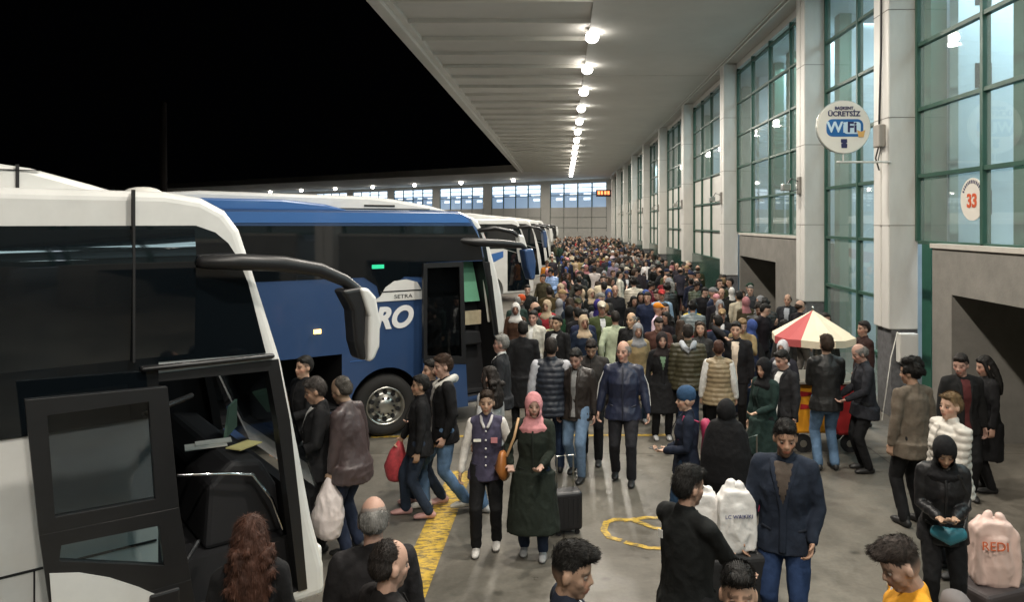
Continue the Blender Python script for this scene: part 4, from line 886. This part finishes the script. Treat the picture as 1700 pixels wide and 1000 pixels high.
for z in (.98, 1.07, 1.16, 1.25, 1.34): bt.ball(tuple(TT(0, .155 if z < 1.3 else .135, z)), .011, None, 8, 6)
bt.build('button', WHITE, p); MB().box(-.04, .04, 0, .004, -.015, .015).build('chest_patch', PAPER, p, loc=TT(.09, .155, 1.25)); MB().box(-.035, .035, 0, .004, -.03, .03).build('chest_patch', mat('patch_pink', (.5, .2, .22), .8), p, loc=TT(-.09, .155, 1.25))
g_ = MB().tube([TT(-.02, .14, 1.385), TT(-.05, .1, 1.44), TT(-.06, .02, 1.475), TT(0, -.06, 1.49), TT(.06, .02, 1.475), TT(.05, .1, 1.44), TT(.02, .14, 1.385)], .016, 8); g_.build('collar', mat('knit_pale', (.42, .4, .4), .9), p, smooth=True)
p, inf = person(at(738, 582, 1.80), 200, 1.80, q=2, hair='short', hc=(.04, .022, .013), top='hoodie', tc=(.007, .007, .008), inner=(.5, .48, .45), legs=JEAN, lm=DEN, sl=-.22, sr=.2, hr=(.22, .28, .98), hl=(-.24, .05, .86), shoe=(.55, .53, .48), yaw=5, pitch=8, beard=.2, label='person in a black hoodie, blue jeans and white trainers walking left past the blue coach')
g_ = MB().tube([inf['T'](-.06, .1, 1.4), inf['T'](-.1, -.02, 1.47), inf['T'](0, -.11, 1.47), inf['T'](.1, -.02, 1.47), inf['T'](.06, .1, 1.4)], [.03, .036, .05, .036, .03], 12); g_.build('hood', mat('hood_pale', (.5, .48, .44), .9), p, smooth=True)
person(at(716, 592, 1.70), 205, 1.70, q=1, hair='short', top='jacket', tc=(.018, .018, .022), sleeve=(.35, .35, .36), legs=(.02, .03, .05), lm=DEN, shoe=(.5, .3, .28), sl=-.1, sr=.2, label='person with striped pale sleeves half hidden behind the black hoodie')
p, inf = person(at(698, 618, 1.6), 190, 1.6, 'f', q=1, hair='short', top='jacket', tc=BLK, legs=(.02, .03, .05), lm=DEN, shoe=(.5, .28, .26), sl=-.1, sr=.18, hr=(.25, .22, .9), label='person in black with pink trainers at the front wheel of the blue coach')
tg_ = held('carrier_bag', MB().tube([(.26, .3, .42), (.27, .3, .55), (.26, .28, .72), (.25, .25, .85)], [(.08, .12), (.1, .15), (.07, .1), (.012, .03)], 14), mat('red_plastic', (.4, .05, .06), .4, var=.4, vscale=14), 'red and white carrier bag held near the coach wheel', 'bag', p)
person(at(812, 606, 1.64), 150, 1.64, 'f', q=1, hair='curly', hc='dark', top='jacket', tc=(.42, .42, .42), legs=JEAN, lm=DEN, shoe=(.4, .4, .4), label='person with long dark curly hair and pale grey top before the coach door')
person(at(832, 553, 1.75), 175, 1.75, q=1, hair='short', hc='grey', top='long', tc=(.02, .021, .024), inner=WHT, legs=BLK, collar='shirt', label='grey haired person in a dark suit with a white collar at the blue coach door')
person(at(868, 531, 1.75), 100, 1.75, q=1, hair='short', top='coat', tc=BLK, legs=BLK, label='person in a black coat, back turned, between the grey haired suit and the padded vest')
person(at(982, 556, 1.72), 265, 1.72, q=1, hair='short', hc='dark', top='jacket', tc=(.03, .027, .025), legs=BLK, pitch=30, sl=.15, sr=-.1, label='person in a dark jacket with bowed head behind the leather jacket')
# group at the luggage hatch
p, inf = person(at(530, 622, 1.74), 200, 1.74, q=2, hair='short', hc=(.07, .06, .055), top='long', tc=(.009, .009, .010), inner=WHT, legs=BLK, fat=.15, hl=(-.22, .26, 1.02), hr=(.1, .33, 1.0), yaw=-5, pitch=18, skin=(.4, .24, .16), beard=.25, label='person in a black overcoat with white shirt collar at the open luggage hatch')
person((-3.02, 8.6), 230, 1.72, q=1, hair='short', top='jacket', tc=BLK, legs=GREY, hl=(-.12, .3, 1.05), label='person in black half hidden behind the white coach pillar')
p, inf = person(at(585, 630, 1.76, .05), 165, 1.76, q=2, fat=.35, hair='thin', hc=(.09, .08, .07), top='long', tc=(.055, .038, .038), legs=(.014, .02, .04), lean=8, pitch=18, hl=(-.22, .1, .82), tm=LEA, label='stooping person in a plum brown coat carrying a white plastic bag')
wr = inf['hands']['l'][0]
PB = remesh('plastic_bag', MB().tube([wr+V((0, .03, -.56)), wr+V((0, .03, -.42)), wr+V((0, .02, -.25)), wr+V((0, .02, -.05))], [(.10, .13), (.12, .16), (.09, .12), (.02, .02)], 20), .011, .022, 7, None, None, 1); PBM = PB.data; bpy.data.objects.remove(PB)
class _W:
    def build(s, n_, m_, p_, smooth=True): return mk(n_, PBM, m_)
tgb = held('plastic_bag', _W(), mat('white_plastic', (.68, .60, .58), .35, var=.12, vscale=5, bump=.9, bscale=7), 'white plastic bag with pink print held by the stooping person', 'bag', p)
# around the umbrella cart
p, inf = person(at(1372, 553, 1.80), 92, 1.80, q=2, fat=.1, hair='short', hc='brown', top='leather', tc=(.014, .014, .014), legs=(.10, .17, .27), lm=DEN, hl=(-.1, .3, 1.05), hr=(.12, .3, 1.05), label='person in black leather jacket and blue jeans at the umbrella cart, back turned')
person(at(1437, 567, 1.70), 178, 1.70, q=2, hair='balding', hc='grey', top='long', tc=(.02, .021, .026), legs=BLK, hl=(-.14, .3, 1.0), hr=(.1, .3, 1.0), pitch=22, lean=3, label='elderly bald person in a dark suit standing to the right of the umbrella cart')
person(at(1434, 531, 1.70), 185, 1.70, q=1, hair='short', hc='dark', top='jacket', tc=(.03, .014, .012), legs=BLK, label='person in a maroon jacket behind the right edge of the red and cream umbrella')
p, inf = person(at(1515, 594, 1.80), 108, 1.80, q=2, hair='fluffy', hc='black', top='long', tc=(.13, .105, .08), legs=BLK, yaw=25, pitch=10, fat=.1, label='person with bushy black hair in a taupe coat, back turned, near the right wall')
p, inf = person(at(1578, 648, 1.70), 190, 1.70, q=2, hair='short', hc='fair', top='puffer', tc=(.5, .47, .42), legs=(.03, .03, .035), fat=.2, hl=(-.15, .25, .95), yaw=10, label='fair haired person in an off white padded jacket looking left near the right wall')
p, inf = person(at(1565, 712, 1.60), 252, 1.60, 'f', q=2, scarf=(.007, .007, .008), top='leather', tc=(.010, .010, .011), legs=BLK, hair=None, hl=(-.05, .28, 1.07), hr=(.08, .28, 1.07), pitch=30, lean=4, label='person in a black headscarf and black leather jacket looking down at a phone')
phone(p, inf, 'l', 'black phone held by the person in the black headscarf')
TT = inf['T']
wb = held('waist_bag', MB().tube([TT(-.13, .19, .95), TT(-.02, .23, .93), TT(.1, .19, .95)], [(.03, .05), (.05, .075), (.03, .05)], 16, ref=(0, 1, 0)), mat('teal_nylon', (.03, .17, .22), .45, var=.1), 'teal waist bag on the person in the black headscarf', 'bag', p)
MB().tube([TT(-.13, .19, .97), TT(-.2, .06, 1.2), TT(-.1, .1, 1.42)], [(.012, .004)]*3, 8).build('strap', BLACK, wb)
p, inf = person(at(1597, 583, 1.74), 265, 1.74, q=1, hair='short', hc='dark', top='jacket', tc=(.012, .012, .012), inner=(.08, .02, .02), legs=BLK, yaw=-40, pitch=15, label='person in a black jacket leaning towards a partner against the right concrete wall')
person(at(1640, 588, 1.66), 170, 1.66, 'f', q=1, hair='long', hc='black', top='coat', tc=BLK, legs=BLK, pitch=15, label='person with long black hair and black coat leaning on the right concrete wall')
# behind
person(at(1270, 592, 1.60), 215, 1.60, 'f', q=1, scarf=(.007, .007, .008), top='coat', tc=(.014, .03, .026), legs=BLK, hair=None, hl=(-.1, .28, 1.05), pitch=12, label='person in black headscarf and dark green coat holding a phone, left of the cart')
person(at(1222, 532, 1.74), 250, 1.74, q=1, hair='short', hc='black', top='jacket', tc=(.012, .012, .014), inner=(.6, .5, .4), legs=BLK, hr=(.15, .14, 1.5), beard=.3, label='person in an open black jacket over a cream jumper holding a hand to the ear')
person(at(1193, 563, 1.62), 80, 1.62, 'f', q=1, fat=.25, hair='short', hc='red', top='vest', tc=(.25, .19, .11), sleeve=(.66, .65, .62), legs=BLK, label='person with auburn hair in a tan fur vest over white sleeves, back turned')
p, inf = person(at(1142, 536, 1.76), 85, 1.76, q=1, fat=.35, hair='short', hc='dark', top='puffer', tc=(.045, .04, .02), legs=DJ, lm=DEN, label='person in an olive padded jacket with a pale grey hood, back turned')
MB().tube([inf['T'](-.09, -.02, 1.47), inf['T'](-.06, -.12, 1.42), inf['T'](0, -.16, 1.38), inf['T'](.06, -.12, 1.42), inf['T'](.09, -.02, 1.47)], .045, 12).build('hood', mat('hood_grey', (.35, .37, .4), .9), p, smooth=True)
person(at(1099, 550, 1.62), 270, 1.62, 'f', q=1, scarf=(.02, .015, .015), top='coat', tc=BLK, inner=(.14, .22, .14), legs=BLK, hair=None, shoe=(.5, .5, .5), label='smiling person in a dark headscarf and black coat over a sage green dress')
person(at(1163, 533, 1.66), 255, 1.66, 'f', q=1, hair='long', hc='brown', top='jacket', tc=(.03, .03, .03), legs=BLK, pitch=-12, label='person with brown hair looking up behind the olive padded jacket')
person(at(993, 496, 1.64), 60, 1.64, 'f', q=1, scarf=(.03, .022, .14), top='robe', tc=(.3, .29, .31), hair=None, label='person in a purple headscarf wrapped in a long pale grey shawl')
person(at(1048, 517, 1.74), 235, 1.74, q=1, hair='balding', hc='grey', top='coat', tc=BLK, fat=.3, legs=BLK, label='bald person in a black overcoat in front of the dense crowd')
person(at(1300, 563, 1.60), 230, 1.60, 'f', q=1, scarf=(.5, .5, .52), top='jacket', tc=(.03, .03, .04), legs=BLK, hair=None, label='person in a white headscarf left of the red and cream umbrella')
person(at(1303, 577, 1.66), 200, 1.66, q=1, hair='short', hc='black', top='jacket', tc=(.02, .02, .022), inner=WHT, legs=BLK, pitch=20, label='person with black hair bending the head beside the yellow side of the cart')
person(at(1308, 487, 1.72), 240, 1.72, q=1, hair='balding', hc='dark', top='jacket', tc=(.02, .022, .026), inner=(.3, .32, .35), legs=BLK, label='bald person in a dark suit beside the grey portal, above the umbrella')
person(at(1227, 482, 1.70), 100, 1.70, q=1, hair='short', hc='black', top='jacket', tc=(.45, .4, .3), legs=BLK, label='person in a cream jacket with black backpack straps near the grey portal')
person(at(1262, 490, 1.62), 200, 1.62, 'f', q=1, scarf=(.22, .22, .23), top='coat', tc=BLK, legs=BLK, hair=None, label='person in a grey headscarf and black coat beside the cream jacket')
p, inf = person(at(1150, 498, 1.66), 70, 1.66, 'f', q=1, scarf=(.06, .16, .3), top='jacket', tc=(.55, .42, .05), legs=BLK, hair=None, label='person draped in a blue and yellow scarf in the crowd')
person(at(865, 489, 1.62), 200, 1.62, 'f', q=1, hair='beanie', hc=(.45, .07, .02), top='coat', tc=(.02, .02, .02), legs=BLK, label='person in an orange beanie beside the blue coach front')
person(at(885, 514, 1.72), 255, 1.72, q=1, hair='short', hc='black', top='jacket', tc=(.5, .48, .42), inner=WHT, legs=(.4, .4, .4), label='person in a white open shirt and cream jacket near the blue coach front')
person(at(925, 522, 1.72), 235, 1.72, q=1, hair='short', hc='black', top='jacket', tc=BLK, inner=(.5, .5, .5), legs=BLK, beard=.4, label='bearded person in a black jacket with a pale strap in front of the crowd')
# ------------------------------------------------------------------ crowd
PAL = [('black', (.009, .009, .010)), ('charcoal', (.03, .03, .032)), ('navy', (.012, .017, .04)), ('olive', (.05, .05, .025)), ('brown', (.06, .035, .02)), ('grey', (.16, .16, .165)), ('cream', (.5, .45, .36)),
       ('white', (.6, .6, .58)), ('maroon', (.12, .015, .02)), ('tan', (.28, .19, .1)), ('dark green', (.015, .04, .025)), ('red', (.35, .03, .03)), ('orange', (.6, .2, .02)), ('pale blue', (.2, .3, .42)), ('pink', (.5, .22, .24))]
PW = [58, 18, 13, 6, 8, 7, 4, 3, 3, 3, 4, 1, 0, 1, 1]
SCC = [('black', (.01, .01, .01)), ('white', (.6, .58, .55)), ('beige', (.42, .32, .22)), ('grey', (.22, .22, .23)), ('blue', (.04, .07, .22)), ('rose', (.32, .14, .15))]
protos = []
SKS = [(.42, .26, .19), (.36, .21, .15), (.47, .31, .24), (.3, .18, .13)]
def proto(kind, **k):
    r, _ = person((0, 0), 90, 1.72, q=0, skin=SKS[len(protos) % 4], **k); protos.append((kind, k, r)); return r
PR = [dict(top='jacket', hair='short', sl=.05, sr=-.05), dict(top='jacket', hair='short', sl=.18, sr=-.18, pitch=10, hr=(.24, .15, .92), hl=(-.24, -.08, .88)), dict(top='coat', hair='short', legs=BLK, yaw=25),
      dict(top='puffer', hair='fluffy', fat=.3, hl=(-.1, .28, 1.05), hr=(.1, .28, 1.05), pitch=20), dict(top='jacket', hair='balding', fat=.4, yaw=-20), dict(top='jacket', hair='cap', inner=(.5, .5, .5)),
      dict(sex='f', top='jacket', hair='long', yaw=15), dict(sex='f', top='coat', hair='curly', sl=.1, sr=-.1), dict(sex='f', top='coat', hair=None, scarf=(.5, .5, .5), yaw=-15), dict(sex='f', top='abaya', hair=None, scarf=(.3, .3, .3), hl=(-.1, .25, 1.0)),
      dict(sex='m', top='hoodie', hair='short', lean=6, pitch=15, hl=(-.12, .26, 1.3), yaw=30), dict(sex='f', top='jacket', hair='bun', hr=(.16, .16, 1.45))]
for kw in PR: proto('x', **kw)
used = [False]*len(protos); seen = {}
placed = [(o.location.x, o.location.y) for o in C.objects if o.parent is None and o.get('category') == 'person' and o not in [p_[2] for p_ in protos]]
def lab(top, tcn, hw, x, y):
    side = 'coach side' if x < .8 else 'mid platform' if x < 2.9 else 'column side'
    depth = 'nearer crowd' if y < 16 else 'crowd front' if y < 20 else 'dense crowd' if y < 26 else 'middle crowd' if y < 33 else 'rear crowd' if y < 42 else 'distant crowd' if y < 55 else 'farthest crowd'
    return f'person, {tcn} {top}, {hw}, {side} of the {depth}'
def crowd(x, y, hd_, H=None, pi_=None, tcn=None, hn=None):
    pi_ = random.randrange(len(protos)) if pi_ is None else pi_; kind, kw, src = protos[pi_]
    cn, cc = random.choices(PAL, PW)[0] if tcn is None else next(z for z in PAL if z[0] == tcn)
    if used[pi_]:
        r = src.copy(); C.objects.link(r)
        for ch in src.children:
            c = ch.copy(); C.objects.link(c); c.parent = r
    else: r = src; used[pi_] = True
    r.location = (x, y, 0); r.rotation_euler = (0, 0, R(hd_-90)); f_ = kw.get('sex') == 'f'
    s = (H or random.gauss(1.61 if f_ else 1.73, .055))/1.75; r.scale = (s, s, s)
    if kw.get('top') == 'abaya': cn, cc = random.choice([PAL[0], PAL[1], PAL[2], PAL[4]])
    sn, sc_ = random.choice(SCC) if kw.get('scarf') else (None, None)
    hn = hn or random.choices(['black', 'brown', 'grey', 'fair', 'dark'], [40, 18, 14, 5, 23])[0]
    lc = random.choice([BLK, BLK, DJ, (.06, .1, .17), (.03, .03, .035), (.1, .09, .08)])
    cc = tuple(max(.006, a*random.uniform(.8, 1.2)) for a in cc)
    for ch in r.children:
        nm = ch.name.split('.')[0]
        if nm in ('jacket', 'coat', 'hoodie', 'robe', 'vest', 'sleeves'): ch.color = (*cc, 1)
        elif nm == 'hair': ch.color = (*HCOL[hn], 1)
        elif nm == 'hat': ch.color = (*random.choice(PAL)[1], 1)
        elif nm == 'trousers': ch.color = (*lc, 1)
        elif nm == 'headscarf': ch.color = (*sc_, 1)
        elif nm == 'shoe': ch.color = (*random.choice([BLK, (.5, .5, .5), (.03, .02, .02)]), 1)
    sn2 = sn; hw = f'{sn} headscarf' if sn else 'cap' if kw.get('hair') == 'cap' else f'{"long " if kw.get("hair") in ("long", "curly") else ""}{hn} hair'
    tp = {'jacket': 'jacket', 'coat': 'long coat', 'puffer': 'padded jacket', 'abaya': 'long robe', 'hoodie': 'hooded top'}[kw['top']]
    r['label'] = lab(tp, cn, hw, x, y); r['group'] = 'travellers crowding the platform'; placed.append((x, y)); seen.setdefault(r['label'], []).append(r); return r
tries = 0; NC = 262; cnt = 0
while cnt < NC and tries < 60000:
    tries += 1
    y = 11.8+40*random.random()**1.35; x = random.uniform(-.7, 4.9)
    if y < 17 and x < .2: x = random.uniform(-.2, 4.6)
    if y < 12.4 and random.random() < .4: continue
    if 9 < y < 13 and x > 3: continue
    if abs(x-5.1) < .5 and any(abs(y-c) < .5 for c in cols): continue
    if x < -.1 and y > 17 and any(abs(y-c) < 2.6 for c in (19.4, 31, 40, 49, 59)): continue
    if any((x-a)**2+(y-b_)**2 < (.47 if y < 40 else .42)**2 for a, b_ in placed): continue
    hd_ = random.choice([270, 270, 270, 90, 90, 180, 0, 225, 315, 120])+random.uniform(-25, 25)
    crowd(x, y, hd_); cnt += 1
crowd((908-936)/1228*30, 30, 270, 1.74, 5, 'orange'); crowd((912-936)/1228*17.6, 17.6, 85, 1.76, 2, 'brown', 'dark')
for x_, y_, h_ in ((-.95, 14.6, 270), (-.55, 14.0, 200), (-1.0, 15.7, 120), (-.35, 15.3, 260), (-.75, 16.6, 300), (-.1, 16.4, 90), (-1.15, 17.0, 30), (-.2, 13.2, 250), (.1, 14.4, 110), (-.45, 17.6, 280), (-.9, 18.3, 250), (.35, 13.4, 280), (.9, 12.9, 90), (1.6, 12.6, 260), (3.0, 12.4, 240), (2.5, 11.9, 100), (1.2, 12.1, 300)):
    if all((x_-a)**2+(y_-b_)**2 > .13 for a, b_ in placed): crowd(x_, y_, h_)
crowd(4.6, 20.5, 190, 1.74, 0, 'charcoal', 'black'); crowd(4.9, 22.6, 250, 1.7, 1, 'brown', 'black')
cb = []; cv = []; cf = []; ccol = []
rs_ = random.Random(5)
for k_ in range(120):
    x = rs_.uniform(-.8, 5.0); y = rs_.uniform(51, 88); h_ = rs_.gauss(1.69, .08)/1.75; a_ = rs_.uniform(0, 2*pi); cc = rs_.choices(PAL, PW)[0][1]; hc_ = rs_.choice(list(HCOL.values())); sk_ = SK; lc = rs_.choice([BLK, DJ, (.03, .03, .035)])
    for mb_, col_ in ((MB().tube([(0, 0, .8), (0, 0, 1.1), (0, 0, 1.3), (0, 0, 1.42)], [(.2, .14), (.18, .13), (.2, .13), (.12, .08)], 10).tube([(.2, 0, 1.38), (.25, .04, 1.1), (.24, .1, .9)], .055, 6).tube([(-.2, 0, 1.38), (-.25, .04, 1.1), (-.24, .1, .9)], .055, 6), cc),
                      (MB().tube([(.1, 0, .05), (.1, .03, .5), (.09, 0, .9)], [.06, .07, .1], 8).tube([(-.1, 0, .05), (-.1, .03, .5), (-.09, 0, .9)], [.06, .07, .1], 8), lc),
                      (MB().ball((0, .015, 1.6), (.075, .09, .12), None, 10, 8).tube([(0, 0, 1.4), (0, 0, 1.55)], .055, 8), sk_), (MB().ball((0, -.02, 1.665), (.082, .092, .09), None, 10, 8), hc_)):
        n0 = len(cv); cv += [(x+(p_[0]*cos(a_)-p_[1]*sin(a_))*h_, y+(p_[0]*sin(a_)+p_[1]*cos(a_))*h_, p_[2]*h_) for p_ in mb_.v]; cf += [tuple(i_+n0 for i_ in f_) for f_ in mb_.f]; ccol += [(*col_, 1)]*len(mb_.v)
me = bpy.data.meshes.new('far_crowd'); me.from_pydata(cv, [], cf); ca = me.color_attributes.new('Col', 'FLOAT_COLOR', 'POINT'); ca.data.foreach_set('color', [z_ for c_ in ccol for z_ in c_]); me.polygons.foreach_set('use_smooth', [True]*len(me.polygons))
tag(mk('far_crowd', me, mat('crowd_cloth', rough=.85, vcol=True)), 'far end of the crowd merging into one mass below the far wing', 'crowd', kind='stuff')
# look-alikes get told apart by what they stand next to
ordw = ['nearest one', 'second nearest', 'third nearest', 'fourth nearest', 'fifth nearest', 'sixth nearest']
for l_, rs in seen.items():
    if len(rs) > 1:
        rs.sort(key=lambda o: o.location.y)
        for i_, o in enumerate(rs):
            if i_ < len(ordw): o['label'] = l_+', '+ordw[i_]
# ------------------------------------------------------------------ cart, bags, luggage
ct = thing('snack_cart', 'red and yellow snack cart on wheels under the red and cream umbrella', 'cart', (3.68, 10.75, 0))
MB().box(-.42, .1, -.35, .35, .28, .98).build('yellow_panel', CARTY, ct, bevel=.03)
MB().prism([(.105, .35), (.2, .24), (.42, .26), (.5, .45), (.5, .98), (.105, .98)], -.36, .36).build('red_panel', RED, ct, bevel=.05, seg=3)
MB().box(-.48, .54, -.42, .42, .985, 1.03).build('counter', mat('counter_steel', (.5, .45, .38), .35, metal=.6), ct, bevel=.01)
lt = MB()
for k_, z in enumerate((.8, .62)): lt.prism([(-.36, z), (-.2, z+.02), (-.12, z), (-.05, z+.02), (-.06, z+.07), (-.2, z+.06), (-.35, z+.08)], -.356, -.352)
lt.build('panel_mark', RED, ct)
for x_ in (-.3, .36):
    for y_ in (-.3, .3):
        w_ = MB().tube([(x_, y_-.02, .13), (x_, y_+.02, .13)], .13, 20, round_=False).build('wheel', BLACKM, ct); MB().tube([(x_, y_-.025, .13), (x_, y_+.025, .13)], .05, 12, round_=False).build('hub', STEEL, w_)
MB().tube([(-.0, 0, 1.0), (0, 0, 1.85)], .018, 8).build('pole', STEEL, ct)
um = thing('umbrella', 'red and cream segmented umbrella shading the snack cart', 'umbrella', (3.62, 10.75, 0))
n8 = 8; RR = .6; cr = MB(); rd = MB()
for i_ in range(n8):
    a, c = 2*pi*i_/n8+.2, 2*pi*(i_+1)/n8+.2; tgt = rd if i_ in (4, 0) else cr
    A = V((RR*cos(a), RR*sin(a), 1.62)); B_ = V((RR*cos(c), RR*sin(c), 1.62)); Cc = V((0, 0, 1.98)); mdd = (A+B_)*.5; mdd.z = 1.6; mdd.x *= .97; mdd.y *= .97
    AD = A+V((0, 0, -.1)); BD = B_+V((0, 0, -.1)); MD = mdd+V((0, 0, -.1))
    tgt.add([Cc, A, mdd, B_], [(0, 1, 2), (0, 2, 3)]).add([A, AD, MD, mdd, BD, B_], [(0, 1, 2, 3), (3, 2, 4, 5)])
    MB().tube([(0, 0, 1.96), tuple(A+V((0, 0, -.012)))], .006, 6).build('rib', STEEL, um)
cr.build('cream_canopy', CLOTHW, um); rd.build('red_canopy', CLOTHR, um); MB().ball((0, 0, 2.0), (.02, .02, .035)).build('finial', STEEL, um)
cup = MB()
for i_ in range(9): cup.tube([(3.3+.09*i_, 10.5+.03*(i_ % 3), 1.035), (3.3+.09*i_, 10.5+.03*(i_ % 3), 1.1)], [.03, .036], 10, round_=False)
# white sacks
SACK = mat('white_sack', (.74, .73, .71), .5, var=.06, vscale=4, bump=1, bscale=11)
def sack(pos, rz, h, wd, label, txt=None, grp='white sacks', m=SACK, name='sack', tmat=None, tsize=.085):
    b = MB().prism([(-wd*.46, .03), (wd*.44, .02), (wd*.5, .1), (wd*.47, h*.8), (wd*.3, h*.97), (-wd*.25, h), (-wd*.45, h*.86), (-wd*.5, h*.12)], -wd*.24, wd*.24).tube([(0, 0, .05), (0, 0, h*.35), (0, 0, h*.75), (0, 0, h*.9)], [(wd*.42, wd*.28), (wd*.46, wd*.33), (wd*.43, wd*.3), (wd*.3, wd*.16)], 24)
    b.tube([(-wd*.25, 0, h*.93), (-wd*.1, .01, h*1.07)], .03, 8).tube([(wd*.22, 0, h*.93), (wd*.1, -.01, h*1.05)], .03, 8)
    o = remesh(name, b, .011, .02, 6, None, m, 1, seed=pos[0]*9); o.location = pos; o.rotation_euler = (0, 0, rz); tag(o, label, 'bag', grp)
    if txt: text('lettering', txt, tsize, tmat or mat('print_navy', (.03, .04, .16), .6), o, (0, -wd*.355, h*.62), (R(88), 0, 0), depth=.002)
    return o
q_ = at(1217, 795, 1.33); 
sc1 = thing('suitcase', 'tall black suitcase with the white sacks standing on it', 'suitcase', (q_[0], q_[1]+.05, 0), R(10))
MB().box(-.27, .27, -.16, .16, .06, .78).build('shell', mat('black_fabric_case', (.012, .012, .013), .7, bump=.3), sc1, bevel=.04, seg=3)
for xx in (-.2, .2): MB().tube([(xx, -.12, .035), (xx, -.08, .035)], .035, 10, round_=False).build('wheel', BLACKM, sc1)
sack((q_[0]+.02, q_[1]+.02, .78), R(4), .47, .29, 'white sack with small blue lettering, the right one of the two on the suitcase', 'LC WAIKIKI', tsize=.04)
sack((q_[0]-.2, q_[1]+.1, .7), R(-14), .5, .25, 'plain white sack partly hidden by the lettered one')
q2 = at(1650, 862, .82)
BAGM = mat('printed_bag', (.68, .5, .44), .45, var=.1, vscale=5, bump=.7, bscale=8)
bg_ = sack((q2[0], q2[1], .28), R(-8), .54, .36, 'large pale pink bag with orange print near the lower right corner', None, 'large bags', BAGM)
text('lettering', 'REDI', .1, mat('print_orange', (.55, .12, .04), .6), bg_, (-.04, -.132, .36), (R(86), 0, 0), depth=.002)
kc = thing('trolley_case', 'dark trolley case under the large pale pink bag', 'suitcase', (q2[0]-.02, q2[1], 0), R(20))
MB().box(-.25, .25, -.18, .18, .05, .3).build('shell', mat('case_brown', (.05, .04, .04), .6), kc, bevel=.04, seg=3)
for xx in (-.2, .2): MB().tube([(xx, -.2, .04), (xx, -.16, .04)], .04, 10, round_=False).build('wheel', BLACKM, kc)
def case(pos, rz, sz, col, label):
    t = thing('suitcase', label, 'suitcase', (*pos, 0), rz, 'suitcases on the platform'); a, b_, c = sz; key = 'case_%d_%d' % (col[0]*999, col[2]*999)
    MB().box(-a/2, a/2, -b_/2, b_/2, .05, c).build('shell', mat(key, col, .45, var=.1), t, bevel=.035, seg=3)
    r_ = MB()
    for i_ in range(5): r_.box(-a/2+.05+i_*(a-.1)/4-.006, -a/2+.05+i_*(a-.1)/4+.006, -b_/2-.006, -b_/2+.004, .1, c-.06)
    r_.build('rib', mat(key, col), t)
    MB().tube([(-.09, b_/2-.04, c), (-.09, b_/2-.04, c+.34), (.09, b_/2-.04, c+.34), (.09, b_/2-.04, c)], .009, 8).build('handle', STEEL, t)
    for xx in (-a/2+.05, a/2-.05): MB().tube([(xx, -b_/2+.03, .025), (xx, -b_/2+.06, .025)], .025, 10, round_=False).build('wheel', BLACKM, t)
case((.03, 7.75), R(15), (.3, .2, .45), (.012, .012, .014), 'small black trolley case pulled behind the long dark green coat')
case(at(1256, 800, .35), R(40), (.3, .2, .5), (.35, .02, .08), 'magenta trolley case between the black robe and the navy jacket')
case((.9, 13.6), R(-20), (.42, .26, .62), (.2, .2, .21), 'grey trolley case standing in the nearer crowd')
case((2.4, 14.9), R(30), (.42, .26, .62), (.02, .04, .1), 'dark blue trolley case standing in the nearer crowd')
case((1.5, 17.2), R(10), (.42, .26, .6), (.3, .04, .04), 'red trolley case standing among the crowd')
q5 = at(1035, 563, 1.79)

bpy.data.scenes.remove(WS)
print('LONG', [o['label'] for o in C.objects if o.get('label') and len(o['label'].split()) > 16])
